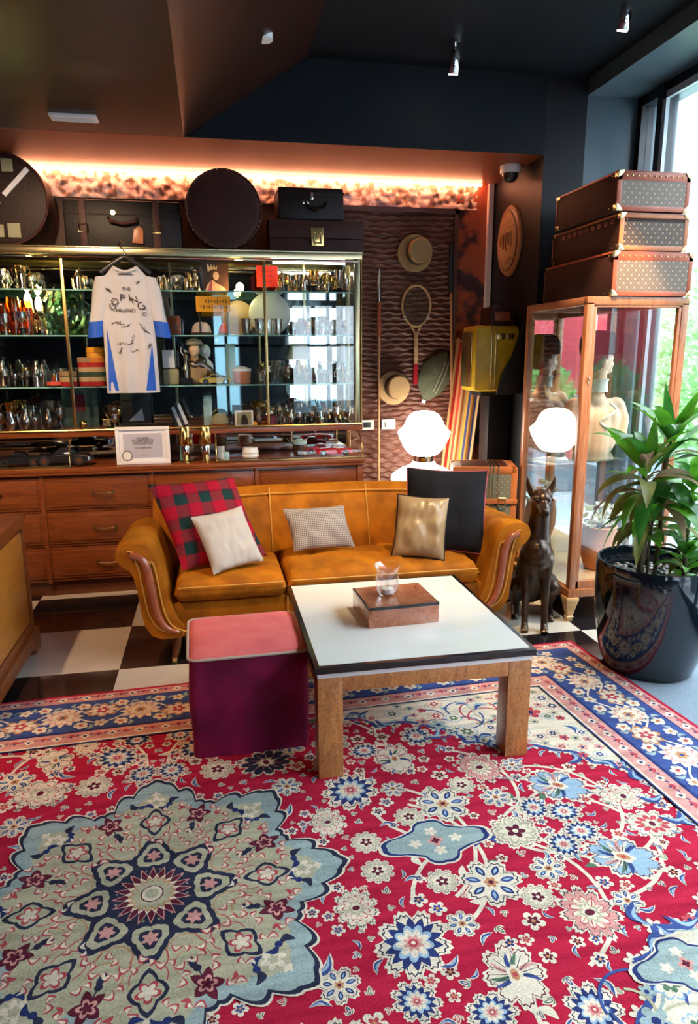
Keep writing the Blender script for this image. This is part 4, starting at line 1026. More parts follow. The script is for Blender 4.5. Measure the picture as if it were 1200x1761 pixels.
# warm lamps and a cool tube inside the case
for k, (x, z, l) in enumerate(((-1.185, 2.10, 'small glowing warm bulb at the left, on the top shelf above the amber glasses'), (.225, 2.075, 'small glowing bulb right of the portrait on the top shelf'))):
    t = thing('bulb_lamp', l, 'lamp', (x, 5.12, SHZ[2]))
    MB().cyl((0, 0, 0), .018, .02).build('base', 'brass', t); MB().sphere((0, 0, z-SHZ[2]-.02), (.027 if k else .021), 14, (1, 1, 1.2) if k else (1, 1, 2.0)).build('bulb', 'bulb', t)
    MB().cyl((0, 0, .018), .008, z-SHZ[2]-.045, 10).build('stem', 'brass', t)
tag(MB().tube([(.45, GY0+.05, 2.215), (.95, GY0+.05, 2.215)], .007).build('tube_light', 'bulb_led'), 'slim white tube light under the top rail of the showcase', 'light')
t = thing('candle_lamp', 'glowing flame shaped bulb lamp between the amber hurricane glasses', 'lamp', (-1.175, 5.20, SHZ[1]))
MB().lathe([(.035, 0), (.035, .008), (.010, .02), (.010, .17), (.016, .18)], seg=16).build('stand', 'brass', t); MB().lathe([(.012, .18), (.022, .205), (.024, .235), (.014, .268), (.002, .28)], seg=16).build('bulb', 'bulb', t)
# low curved showcases on the counter
def lowcase(x0, x1, label):
    t = thing('counter_showcase', label, 'display cabinet', (0, 0, .886))
    prof = [(4.835, .004), (4.832, .05), (4.845, .10), (4.875, .14), (4.92, .165), (4.972, .172)]
    b = MB(); b.box((x0, 4.815, 0), (x1, 4.85, .012)); b.box((x1-.012 if x0 < -1.5 else x0, 4.83, 0), (x1 if x0 < -1.5 else x0+.012, 4.97, .012)); b.build('base_rail', 'brass', t, bevel=.002)
    for x in ((x1-.006,) if x0 < -1.5 else (x0+.006, x1-.006)):
        MB().tube([(x, y, z) for y, z in prof], .0055, 8).build('end_rib', 'brass', t)
    R = [[(x0+.006, y, z), (x1-.006, y, z)] for y, z in prof]
    b = MB(); V = [[b.v(p) for p in r] for r in R]
    for i in range(len(V)-1): b.face((V[i][0], V[i][1], V[i+1][1], V[i+1][0]))
    b.build('curved_glass', 'pane', t)
    return t
lowcase(-2.4, -.93, 'low curved glass counter case with dark toy cars at the left')
lowcase(.005, 1.03, 'low curved glass counter case with the red toy car at the right')
# ================================================================== luggage on top of the showcase
TZ0 = 2.286
t = thing('hat_box', 'huge dark round hat box with worn white label strips, at the far left', 'hat box', (-1.235, 5.16, TZ0+.275))
def drum(t, r, y0, y1, m1, m2, studs=0, ring=True):
    b = MB(); b.T = Matrix.Rotation(PI/2, 4, 'X'); b.lathe([(r-.012, -y1), (r-.002, -y1+.01), (r-.002, -y0-.01), (r-.012, -y0), (r-.03, -y0+.003)], seg=64); o = b.build('body', m1, t, bevel=.003)
    if ring:
        b = MB(); b.tube([((r-.008)*math.cos(2*PI*k/64), y0, (r-.008)*math.sin(2*PI*k/64)) for k in range(64)], .007, 8, closed=True); b.build('rim', m2, t)
    if studs:
        b = MB()
        for k in range(studs):
            a = 2*PI*k/studs; b.sphere(((r-.008)*math.cos(a), y0-.005, (r-.008)*math.sin(a)), .0045, 8)
        b.build('stud', 'brass', t)
    return o
drum(t, .28, -.12, .10, 'leather_dark', 'leather_brown')
b = MB(); b.T = Matrix.Rotation(-.80, 4, 'Y'); b.box((.03, -.137, -.014), (.25, -.124, .014)); b.box((-.25, -.137, -.014), (-.02, -.124, .014)); b.build('label_strip', 'paper', t, smooth=False)
for (x, z, w_, h_) in ((.055, .195, .065, .075), (.06, -.185, .075, .085), (-.015, -.19, .03, .075)):
    MB().box((x-w_/2, -.134, z-h_/2), (x+w_/2, -.124, z+h_/2)).build('paper_label', 'khaki', t, smooth=False)
t = thing('suitcase', 'dark leather suitcase with two belts between the round boxes', 'suitcase', (-.515, 5.18, TZ0))
MB().box((-.37, -.10, 0), (.37, .16, .30)).build('body', 'leather_black', t, bevel=.018)
MB().box((-.372, -.104, .205), (.372, .162, .215)).build('seam', 'leather_dark', t, bevel=.002)
for x in (-.25, .21):
    s_ = MB().box((x-.022, -.112, 0), (x+.022, .165, .306)).build('strap', 'leather_brown', t, bevel=.004)
    b = MB(); b.tube([(x-.028, -.118, .10), (x+.028, -.118, .10), (x+.028, -.118, .145), (x-.028, -.118, .145)], .004, 6, closed=True); b.build('buckle', 'brass_pale', s_)
MB().tube([(-.09, -.10, .19), (-.08, -.135, .165), (0, -.14, .150), (.08, -.135, .165), (.09, -.10, .19)], .011, 8).build('handle', 'leather_brown', t)
b = MB(); b.cyl((0, 0, 0), .016, .006, 16); o = b.build('lock', 'brass_pale', t); o.rotation_euler = (PI/2, 0, 0); o.location = (-.06, -.104, .22)
MB().prism([(.05, .035), (.065, .12), (.10, .14), (.125, .12), (.12, .03)], -.125, -.112, 'Y').build('luggage_tag', 'leather_tan', t, bevel=.002)
t = thing('hat_box', 'round brown leather drum box with studded rim in the middle', 'hat box', (.135, 5.16, TZ0+.253))
drum(t, .252, -.14, .10, 'leather_brown', 'leather_plum', 44)
b = MB(); b.T = Matrix.Rotation(PI/2, 4, 'X'); b.lathe([(.215, .139), (.215, .145), (.20, .147), (.003, .147)], seg=64); b.build('lid_panel', 'leather_plum', t)
MB().box((-.10, -.05, -.256), (.14, .08, -.235)).build('red_base', 'leather_red', t, bevel=.004)
t = thing('suitcase', 'long flat plum brown case with a big brass lock', 'suitcase', (.755, 5.16, TZ0))
MB().box((-.325, -.13, 0), (.325, .18, .085)).build('body', 'leather_plum', t, bevel=.008)
MB().box((-.328, -.133, .087), (.328, .183, .205)).build('lid', 'leather_plum', t, bevel=.010)
lk_ = MB().box((-.045, -.148, .035), (.045, -.13, .155)).build('lock_plate', 'brass_bright', t, bevel=.008)
b = MB(); b.tube([(-.025, -.155, .10), (-.025, -.158, .055), (.025, -.158, .055), (.025, -.155, .10)], .006, 8); b.sphere((-.018, -.152, .12), .008, 8); b.sphere((.018, -.152, .12), .008, 8); b.build('hasp', 'brass_pale', lk_)
t = thing('suitcase', 'small black vanity case on the long plum case', 'suitcase', (.72, 5.16, TZ0+.208))
MB().box((-.225, -.12, 0), (.225, .13, .205)).build('body', 'leather_black', t, bevel=.018)
MB().box((-.228, -.124, .165), (.228, .134, .176)).build('seam', 'leather_dark', t, bevel=.002)
MB().tube([(-.04, -.12, .105), (-.02, -.15, .075), (.03, -.153, .062), (.08, -.15, .075), (.10, -.12, .105)], .010, 8).build('handle', 'leather_black', t)
for x in (-.055, -.025, .095): 
    b = MB(); b.box((x-.009, -.128, .098), (x+.009, -.119, .116)); b.build('clasp', 'silver', t, bevel=.002)
MB().box((-.004, -.13, .125), (.014, -.119, .17)).build('lock', 'silver', t, bevel=.002)
# ================================================================== jersey on a hanger
hg = thing('coat_hanger', 'black hanger hooked on the showcase rail, holding the jersey', 'hanger', (-.505, 4.905, 2.19))
b = MB(); b.tube(sm([(-.155, 0, -.075), (-.10, 0, -.035), (-.03, 0, .010), (0, 0, .022), (.03, 0, .010), (.10, 0, -.035), (.155, 0, -.075)]), [.015]*25, 10); b.build('arm', 'dark_plastic', hg)
MB().tube(sm([(0, 0, .02), (0, .0, .06), (-.022, .0, .085), (-.034, .03, .115), (-.02, .075, .128), (-.01, .098, .118)]), .0035, 8).build('hook', 'silver', hg)
js = thing('jersey', 'white signed football jersey with blue cuffs hanging on the showcase', 'shirt', (-.505, 4.895, 1.36))
def wid(v):   # half width of the body from hem (0) to shoulder (1)
    return .168 - .012*v + .012*(v > .6)*(v-.6) if v < .88 else .158-(v-.88)/.12*.085
def folds(x, z): return .010*math.sin(x*46+2*noise.noise((x*4, z*2.2, 0)))*max(.15, 1-z*1.0)+.010*noise.noise((x*9, z*5, 2))
H = .80
def shell(s):
    def f(u, v):
        x = (2*u-1)*wid(v); z = v*(H+(.02*abs(2*u-1) if v < .1 else 0)); 
        if v > .88: z = v*H
        if v > .9: z -= .03*math.cos((2*u-1)*PI/2)*(v-.9)/.1
        t_ = (1-(2*u-1)**2)**.5 if abs(2*u-1) < 1 else 0
        return (x, s*(.004+.028*t_)+(folds(x, v) if s < 0 else .6*folds(x, v)), z)
    return f
b = MB(); b.grid(shell(-1), 44, 54); b.mi = 0; b.grid(shell(1), 44, 54); bmesh.ops.remove_doubles(b.bm, verts=b.bm.verts, dist=.002); b.build('body', 'shirt_white', js, angle=80)
def fy(x, z): 
    v = z/H; t_ = max(0, 1-(x/wid(v))**2)**.5; return -(.004+.028*t_)+folds(x, v)-.0015
for s in (-1, 1):
    # sleeves: short wide tubes falling from the shoulder
    A0, A1 = (s*.135, 0, .735), (s*.205, -.004, .40)
    R = []
    for i in range(13):
        t_ = i/12; cx_ = A0[0]+(A1[0]-A0[0])*t_; cz_ = A0[2]+(A1[2]-A0[2])*t_; w_ = .050+.006*math.sin(t_*4); dpt = .028
        R.append([(cx_+w_*math.cos(2*PI*k/20)+.004*math.sin(7*t_+k), .004+dpt*math.sin(2*PI*k/20)+.006*noise.noise((k, t_*3, s)), cz_+s*-.12*w_*math.cos(2*PI*k/20)) for k in range(20)])
    sl = MB().rings(R[:11], True, False).build('sleeve', 'shirt_white', js)
    MB().rings([[(x*1.01, y*1.05, z) for x, y, z in r] for r in R[10:]]+[[(x+s*.006, y*1.1, z-.045) for x, y, z in R[-1]]], False, True).build('cuff', 'shirt_blue', js)
    # blue wedge on the side of the body
    b = MB(); n = 16; L_ = []; R_ = []
    for i in range(n+1):
        z = .015+i/n*(.40 if s < 0 else .30); xc = s*(.125-.0*z); w_ = .034*(1-i/n)
        xc = s*(.118+.02*i/n)
        L_.append((xc-w_, fy(max(-.15, min(.15, xc-w_)), z)-.002, z)); R_.append((xc+w_*.8, fy(max(-.15, min(.15, xc+w_*.8)), z)-.002, z))
    VL = [b.v(p) for p in L_]; VR = [b.v(p) for p in R_]
    for i in range(n): b.face((VL[i], VR[i], VR[i+1], VL[i+1]))
    b.build('side_panel', 'shirt_blue', js)
b = MB(); b.grid(lambda u, v: ((2*u-1)*.072, fy(0, .70)-.010-.0*v, .35+v*.405), 6, 8)
b.bm.free()
b = MB(); b.tube([((2*u/16-1)*.068, -.03-.008*math.cos((2*u/16-1)*1.5), .778-.022*math.cos((2*u/16-1)*PI/2)) for u in range(17)], .006, 8); b.build('collar', 'shirt_white', js)
MB().box((-.045, -.044, .742), (.045, -.040, .748)).build('neck_tape', 'ink', js, smooth=False)
for ch, x, z, sz, rot in (('THE', 0, .655, .030, 0), ('O', -.092, .545, .055, .9), ('O', -.075, .575, .060, .5), ('P', -.028, .600, .062, .15), ('I', .018, .600, .060, -.1), ('N', .048, .585, .058, -.3), ('G', .088, .548, .070, -.5), ('O', .105, .50, .035, -.8), ('MILANO', -.01, .522, .032, 0)):
    text('lettering', ch, sz, 'ink', js, (x, -.0405+.15*x*x, z), (PI/2, rot, 0))
for k, (x, z, L_, a) in enumerate(((-.075, .445, .06, .1), (-.045, .44, .05, -.3), (-.02, .425, .055, .2), (.085, .42, .07, -.9), (.11, .39, .04, -.6), (.02, .34, .05, 1.3), (-.03, .315, .09, 0), (.075, .695, .03, .8), (.12, .30, .03, 1), (-.06, .27, .04, 1.1), (.03, .27, .04, .3))):
    r2 = random.Random(k); P = []
    for i in range(9):
        t_ = i/8; x_ = x+L_*(t_-.5)*math.cos(a)+.008*math.sin(t_*17+k); z_ = z+L_*(t_-.5)*math.sin(a)+.009*math.sin(t_*23+k*2); P.append((x_, fy(x_, z_)-.003, z_))
    MB().tube(P, .0016, 5).build('signature', 'ink', js)
MB().prism([(-.128, .655), (-.118, .660), (-.098, .650), (-.090, .635), (-.110, .642)], -.038, -.033, 'Y').build('emblem', 'ink', js, smooth=False)
# ================================================================== certificate and the two brass shakers on the counter
ct = thing('framed_certificate', 'white framed award certificate with a round seal on the counter', 'picture frame', (-.468, 4.865, .887)); ct.rotation_euler = (-.06, 0, 0)
b = MB()
for q in (((-.175, -.012, 0), (.175, .012, .022)), ((-.175, -.012, .228), (.175, .012, .25)), ((-.175, -.012, .022), (-.153, .012, .228)), ((.153, -.012, .022), (.175, .012, .228))): b.box(*q)
b.build('frame', 'frame_white', ct, bevel=.002); MB().box((-.155, .0, .02), (.155, .008, .23)).build('mat_board', 'paper', ct, smooth=False)
MB().box((-.125, -.003, .045), (.125, .001, .205)).build('certificate', 'paper_grey', ct, smooth=False)
for s_, z, sz in (('AWARD', .172, .022), ('HOSPITALITY', .156, .024), ('EXCELLENCE', .139, .022), ('OCCASION BAR', .108, .015), ('MILANO', .060, .008)):
    text('lettering', s_, sz, 'ink', ct, (.0, -.0045, z), ext=.0003)
b = MB(); b.cyl((0, 0, 0), .030, .004, 32); o = b.build('seal', 'frame_white', ct); o.rotation_euler = (PI/2, 0, 0); o.location = (-.105, -.004, .058)
b = MB(); b.tube([(.031*math.cos(k*PI/16), .031*math.sin(k*PI/16), .004) for k in range(32)], .003, 6, closed=True); b.build('seal_ring', 'silver_dull', o)
for k, x in enumerate((-.195, -.060)):
    t = thing('goblet', ('tall gold and crystal goblet beside the certificate', 'tall gold and crystal goblet, right one of the pair on the counter')[k], 'goblet', (x, 4.875, .887))
    MB().lathe([(.034, 0), (.034, .006), (.022, .014), (.020, .05), (.026, .055)], seg=20).build('foot', 'brass_bright', t)
    MB().lathe([(.028, .055), (.030, .065), (.030, .105), (.028, .115)], seg=12).build('crystal_band', 'silver', t)
    b = MB(); seg = 28
    b.rings([[((r+.003*(k2 % 2))*math.cos(2*PI*k2/seg), (r+.003*(k2 % 2))*math.sin(2*PI*k2/seg), z) for k2 in range(seg)] for r, z in ((.026, .115), (.037, .13), (.036, .19), (.033, .235), (.030, .238), (.006, .20))]); b.build('cup', 'brass_bright', t)
# ================================================================== left foreground cabinet
lc = thing('side_cabinet', 'light walnut side cabinet at the left edge of the photo', 'cabinet', (-1.03, 3.03, 0))
MB().box((-.55, 0, .10), (-.012, .92, .745)).build('body', 'walnut', lc, bevel=.004)
MB().box((-.56, -.015, .745), (.012, .935, .775)).build('top', 'walnut', lc, bevel=.007)
MB().box((-.012, .06, .18), (-.004, .86, .69)).build('side_panel', 'walnut_light', lc, bevel=.003)
for q in (((-.014, 0, .12), (.0, .05, .745)), ((-.014, .87, .12), (.0, .92, .745)), ((-.014, .05, .70), (.0, .87, .745)), ((-.014, .05, .12), (.0, .87, .175))): MB().box(*q).build('side_frame', 'walnut', lc, bevel=.002)
b = MB(); b.prism([(-.02, 0), (.10, 0), (.12, .035), (.17, .05), (.75, .05), (.80, .035), (.82, 0), (.945, 0), (.945, .125), (-.02, .125)], -.03, .018, 'X'); b.build('plinth', 'walnut', lc, bevel=.004)
# ================================================================== glass display case by the window
DX0, DX1, DY0, DY1 = 2.062, 2.69, 3.71, 4.49; DZ0, DZ1 = .155, 1.905
dc = thing('glass_case', 'tall wooden glass display case with a mannequin inside, by the window', 'display case', (0, 0, 0))
pw_ = .042
for x, y in ((DX0, DY0), (DX1-pw_, DY0), (DX0, DY1-pw_), (DX1-pw_, DY1-pw_)):
    MB().box((x, y, DZ0), (x+pw_, y+pw_, DZ1-.03)).build('post', 'case_wood', dc, bevel=.004)
    cx_, cy_ = x+pw_/2, y+pw_/2
    b = MB(); b.rings([[(cx_+sx*r, cy_+sy*r, z) for sx, sy in ((-1,-1),(1,-1),(1,1),(-1,1))] for r, z in ((.016, 0), (.020, .02), (.024, .03), (.017, .035), (.036, .125), (.040, .135), (.040, DZ0))]); b.build('leg', 'case_wood_pale', dc, bevel=.002)
MB().box((DX0-.008, DY0-.008, DZ0), (DX1+.008, DY1+.008, DZ0+.05)).build('base', 'case_wood', dc, bevel=.005)
MB().box((DX0+.01, DY0+.01, DZ0+.05), (DX1-.01, DY1-.01, DZ0+.062)).build('base_board', 'case_wood_pale', dc, smooth=False)
b = MB(); T0 = DZ1-.045
for q in (((DX0, DY0, T0), (DX1, DY0+pw_, DZ1)), ((DX0, DY1-pw_, T0), (DX1, DY1, DZ1)), ((DX0, DY0+pw_, T0), (DX0+pw_, DY1-pw_, DZ1)), ((DX1-pw_, DY0+pw_, T0), (DX1, DY1-pw_, DZ1))): b.box(*q)
b.build('top_frame', 'case_wood', dc, bevel=.004)
# front door: inner frame, brass keyhole
b = MB()
for q in (((DX0+pw_, DY0+.004, DZ0+.05), (DX0+pw_+.02, DY0+.03, T0)), ((DX1-pw_-.02, DY0+.004, DZ0+.05), (DX1-pw_, DY0+.03, T0)), ((DX0+pw_, DY0+.004, T0-.012), (DX1-pw_, DY0+.03, T0)), ((DX0+pw_, DY0+.004, DZ0+.05), (DX1-pw_, DY0+.03, DZ0+.10))): b.box(*q)
dr = b.build('door', 'case_wood', dc, bevel=.003)
b = MB(); b.sphere((DX0+.030, DY0-.012, 1.46), .009, 10); b.cyl((DX0+.030, DY0-.006, 1.435), .004, .012, 8); b.build('key', 'brass_pale', dr)
MB().box((DX0+.05, DY0+.014, DZ0+.09), (DX1-.05, DY0+.018, T0)).build('glass_front', 'pane', dc, smooth=False)
MB().box((DX0+.012, DY0+.04, DZ0+.06), (DX0+.016, DY1-.04, T0)).build('glass_side', 'case_pane', dc, smooth=False)
MB().box((DX1-.016, DY0+.04, DZ0+.06), (DX1-.012, DY1-.04, T0)).build('glass_side', 'pane', dc, smooth=False)
MB().box((DX0+.05, DY1-.018, DZ0+.06), (DX1-.05, DY1-.014, T0)).build('mirror_back', 'mirror_clear', dc, smooth=False)
MB().box((DX0+.02, DY0+.05, .975), (DX1-.02, DY1-.04, .985)).build('shelf', 'shelf_glass', dc, smooth=False)
# ------------------------------------------------ mannequin bust in blouse and hat
mq = thing('mannequin_bust', 'shop mannequin in a cream high-collared blouse and round black hat inside the glass case', 'mannequin', (2.375, 4.10, .986))
def loft(name, rings, mats, parent, seg=28, **k):
    b = MB(); R = []
    for (cx_, cy_, z, rx, ry, fn) in rings:
        R.append([(cx_+rx*math.cos(2*PI*i/seg)*(1+(fn(2*PI*i/seg) if fn else 0)), cy_+ry*math.sin(2*PI*i/seg)*(1+(fn(2*PI*i/seg) if fn else 0)), z) for i in range(seg)])
    b.rings(R); return b.build(name, mats, parent, **k)
pl_ = lambda a: .035*math.sin(9*a)
organic('blouse', [((0, .0, .03), .105, (0, 0, .20), .115), ((-.06, 0, .06), .085, (-.075, 0, .22), .095), ((.06, 0, .06), .085, (.075, 0, .22), .095), ((-.135, 0, .275), .058, (.135, 0, .275), .058), ((0, 0, .30), .075, (0, 0, .37), .050)] +
        [q for s in (-1, 1) for q in (((s*.140, 0, .28), .062, (s*.175, .0, .20), .060), ((s*.175, 0, .20), .060, (s*.165, -.02, .09), .050))], 'blouse', mq, voxel=.008, smooth=5)
loft('collar', [(.010, 0, .375, .062, .062, pl_), (.012, 0, .40, .055, .056, pl_), (.014, 0, .44, .054, .055, pl_), (.016, 0, .455, .060, .060, pl_)], 'lace', mq)
MB().tube([(.03+.05*math.sin(k*.5), -.112-.006*math.cos(k), .31-.012*k) for k in range(14)], .009, 8).build('lace_trim', 'lace', mq)
# head turned to the window (+x), with brow, nose, lips, chin and ear
hp = [((.014, 0, .40), .048, (.016, 0, .50), .044), ('s', (.012, 0, .575), .078, (1.05, .86, 1.18)), ('s', (.055, 0, .545), .045, (1, .85, 1.2)), ('s', (.078, 0, .505), .018, (1, 1, .8)), ('s', (.060, 0, .505), .030, (1, .8, .7)),
      ((.083, 0, .570), .008, (.100, 0, .546), .010), ('s', (.088, 0, .525), .010, (1, 1.6, .5)), ('s', (.086, 0, .517), .009, (1, 1.5, .5)), ('s', (.080, .022, .583), .012, (1, 1.4, .5)), ('s', (.080, -.022, .583), .012, (1, 1.4, .5)), ('s', (.005, -.070, .555), .018, (1, .35, 1.5)), ('s', (.005, .070, .555), .018, (1, .35, 1.5))]
hd = organic('head', hp, 'skin_wax', mq, voxel=.005, smooth=3)
b = MB(); 
for s in (-1, 1): b.sphere((.087, s*.024, .572), .007, 8)
b.build('eye', 'ink', hd)
organic('hair', [('s', (-.018, 0, .585), .080, (1.0, 1.0, 1.12)), ('s', (-.055, 0, .54), .042, (1, 1.1, 1)), ('s', (-.02, -.062, .57), .03, (1, .6, 1.3)), ('s', (-.02, .062, .57), .03, (1, .6, 1.3))], 'hair_brown', mq, voxel=.007, smooth=3)
loft('hat', [(.0, 0, .605, .100, .098, None), (-.002, 0, .609, .112, .108, None), (-.004, 0, .65, .118, .112, None), (-.006, 0, .70, .112, .108, None), (-.008, 0, .735, .092, .092, None), (-.010, 0, .748, .055, .055, None), (-.010, 0, .750, .01, .01, None)], 'felt_black', mq)
# terracotta vase with pale blooms on the case floor
tv = thing('terracotta_pot', 'terracotta pot of pale dried blooms on the floor of the glass case', 'pot', (2.44, 4.05, DZ0+.063))
MB().lathe([(.07, 0), (.085, .01), (.115, .10), (.120, .20), (.105, .27), (.112, .285), (.100, .29), (.092, .20), (.01, .18)], seg=32).build('pot', 'terracotta', tv)
b = MB(); rn = random.Random(4)
for k in range(26):
    a = rn.uniform(0, 6.28); r = rn.uniform(0, .11); c = (r*math.cos(a), r*math.sin(a), .28+rn.uniform(0, .13)+.04*(1-r/.11))
    for q in range(6):
        a2 = q*PI/3+k; d = Vector((math.cos(a2), math.sin(a2), rn.uniform(-.2, .7))).normalized()*.045; s_ = d.orthogonal().normalized()*.016; c_ = Vector(c)
        b.face([b.v(p) for p in (c_, c_+d*.5+s_, c_+d, c_+d*.5-s_)])
b.build('blooms', 'lace', tv, smooth=False)
MB().tube([(0, 0, .19), (0, 0, .30)], .02, 8).build('stem', 'stem', tv)
# ================================================================== three travel trunks stacked on the case
def lvcase(label, x0, x1, y0, y1, z0, z1, mono, lea, trim, name='travel_case'):
    cx_, cy_ = (x0+x1)/2, (y0+y1)/2
    t = thing(name, label, 'suitcase', (cx_, cy_, z0)); hx_, hy_, h = (x1-x0)/2, (y1-y0)/2, z1-z0-.002
    MB().box((-hx_+.004, -hy_+.004, .001), (hx_-.004, hy_-.004, h)).build('body', 'canvas_side', t, bevel=.004)
    MB().box((-hx_+.025, -hy_+.001, .025), (hx_-.025, -hy_+.005, h-.045)).build('monogram_canvas', mono, t, smooth=False)
    for q in (((-hx_, -hy_, 0), (hx_, -hy_+.006, .026)), ((-hx_, -hy_, h-(.048 if trim else .026)), (hx_, -hy_+.006, h)), ((-hx_, -hy_, .02), (-hx_+.026, -hy_+.006, h-.02)), ((hx_-.026, -hy_, .02), (hx_, -hy_+.006, h-.02)),
              ((-hx_, -hy_, h-.010), (-hx_+.008, hy_, h+.001)), ((hx_-.008, -hy_, h-.010), (hx_, hy_, h+.001)), ((-hx_, hy_-.008, 0), (-hx_+.008, hy_, h)), ((-hx_, -hy_, h-.006), (hx_, -hy_+.03, h+.001))):
        MB().box(*q).build('leather_edge', lea, t, bevel=.002)
    for x in (-hx_, hx_):
        for z in (0, h):
            sx = 1 if x < 0 else -1; sz = 1 if z == 0 else -1
            b = MB(); b.prism([(x-sx*.002, z-sz*.002), (x+sx*.036, z-sz*.002), (x+sx*.030, z+sz*.012), (x+sx*.012, z+sz*.030), (x-sx*.002, z+sz*.036)], -hy_-.004, -hy_+.008, 'Y'); b.box((min(x-sx*.003, x+sx*.003), -hy_-.003, min(z, z+sz*.032)), (max(x-sx*.003, x+sx*.003), -hy_+.030, max(z, z+sz*.032)))
            b.build('brass_corner', 'brass_pale', t, bevel=.002)
    b = MB(); n = 11
    if trim:
        for k in range(n): b.sphere((-hx_+.05+k*(2*hx_-.10)/(n-1), -hy_-.001, h-.024), .0052, 8)
    else:
        for k in range(2): b.sphere((-hx_+.04+.02*k, -hy_-.001, h-.034-.03*k), .004, 8)
    for q in range(3): b.sphere((-hx_-.001, -hy_+.03+q*.02, .02+(h-.04)*(q % 2)), .004, 8)
    b.build('stud', 'brass_bright', t)
    for z_ in (.014, h-.014): 
        b = MB(); b.box((-hx_-.003, hy_-.05, z_-.012), (-hx_+.003, hy_, z_+.012)); b.build('brass_corner', 'brass_pale', t, bevel=.002)
    return t
lvcase('large monogram travel case with reddish studded rim, bottom of the stack of three', 2.195, 2.68, 3.70, 4.535, 1.908, 2.145, 'monogram_pale', 'leather_red', 1)
t = lvcase('dark monogram travel case with orange leather edges, middle of the stack of three', 2.222, 2.64, 3.71, 4.50, 2.150, 2.345, 'monogram_dark', 'leather_tan', 0)
b = MB(); 
for k in range(9): b.tube([(-.2115, -.32+.07*k+.015*math.cos(q), .155+.010*math.sin(q)) for q in (0, 1, 2, 3, 4, 5, 6)], .0022, 5)
b.build('scuff_trim', 'leather_tan', t)
lvcase('tall monogram travel case with reddish studded rim, top of the stack of three', 2.185, 2.62, 3.70, 4.40, 2.350, 2.553, 'monogram_pale', 'leather_red', 1)
# ================================================================== trunk behind the sofa arm
tk = thing('steamer_trunk', 'monogram trunk with tan leather rim and buckled strap behind the sofa arm', 'trunk', (1.865, 4.60, 0), math.radians(-16))
MB().box((-.24, -.17, 0), (.19, .18, .845)).build('body', 'monogram_grey', tk, bevel=.03)
for q in (((-.243, -.174, .80), (.193, -.12, .85)), ((.14, -.174, .80), (.194, .183, .85)), ((-.243, .13, .81), (.193, .183, .85)), ((.15, -.175, 0), (.195, -.13, .82))): MB().box(*q).build('leather_edge', 'leather_tan', tk, bevel=.014)
MB().box((-.18, -.13, .845), (.13, .13, .852)).build('lid_panel', 'leather_brown', tk, bevel=.002)
for x in (.035, .065, .012): MB().box((x-.006, -.178, 0), (x+.006, .185, .853)).build('brass_strip', 'brass_pale', tk, bevel=.002)
s_ = MB().box((-.245, -.184, .60), (.198, -.172, .632)).build('strap', 'leather_tan', tk, bevel=.003)
MB().tube([(.07, -.190, .590), (.115, -.190, .590), (.115, -.190, .642), (.07, -.190, .642)], .005, 6, closed=True).build('buckle', 'brass_pale', s_)
# ================================================================== bronze dog
dg_ = thing('dog_statue', 'dark bronze statue of a sitting dog with pricked ears beside the sofa', 'statue', (1.845, 3.72, 0), math.radians(-22))
P = []
P += [((-.02, .20, .17), .102, (-.01, .10, .31), .104), ((-.01, .10, .31), .104, (0, .0, .43), .100), ((0, .0, .43), .100, (0, -.045, .47), .080), ((0, .01, .47), .086, (0, -.005, .58), .068), ((0, -.005, .58), .068, (.004, -.03, .70), .058),
      ((.004, -.03, .70), .058, (.006, -.045, .765), .062), ((.006, -.06, .79), .058, (.010, -.09, .785), .052), ((.010, -.09, .770), .042, (.020, -.19, .735), .028), ((.010, -.09, .745), .034, (.018, -.17, .712), .020)]
for s in (-1, 1):
    P += [((s*.052, -.015, .42), .050, (s*.056, -.02, .30), .034), ((s*.056, -.02, .30), .034, (s*.056, -.075, .15), .022), ((s*.056, -.075, .15), .022, (s*.056, -.10, .04), .020), ((s*.056, -.105, .03), .022, (s*.058, -.135, .022), .020)]
    P += [((s*.075, .20, .19), .085, (s*.105, .09, .21), .055), ((s*.105, .09, .20), .048, (s*.10, .19, .07), .030), ((s*.10, .19, .045), .028, (s*.105, .09, .025), .022), ((s*.105, .09, .025), .024, (s*.105, .065, .022), .021)]
    for k in (-1, 0, 1):
        P += [((s*.056+k*.014, -.125, .022), .010, (s*.058+k*.016, -.160, .012), .009), ((s*.105+k*.014, .075, .02), .010, (s*.105+k*.016, .045, .012), .009)]
    # ears
    P += [((s*.046, -.045, .815), .026, (s*.068, -.040, .865), .018), ((s*.068, -.040, .865), .018, (s*.078, -.038, .915), .005), ('s', (s*.032, -.118, .800), .016), ('s', (s*.022, -.02, .44), .05)]
P += [((-.03, .26, .10), .03, (-.12, .34, .03), .018), ((-.12, .34, .03), .018, (-.20, .30, .02), .010)]
db = organic('body', P, 'bronze', dg_, voxel=.0065, smooth=4)
b = MB(); b.sphere((.022, -.205, .742), .013, 10, (1.2, 1, .8))
b.build('nose', 'dark_plastic', db)
for s in (-1, 1):
    MB().sphere((.011+s*.034, -.134, .792), .008, 10).build('eye', 'dark_plastic', db)
b = MB(); b.tube([(.058*math.cos(2*PI*k/20), -.010+.058*math.sin(2*PI*k/20), .60-.012*math.sin(2*PI*k/20)) for k in range(20)], .006, 6, closed=True); b.build('collar', 'bronze', db)
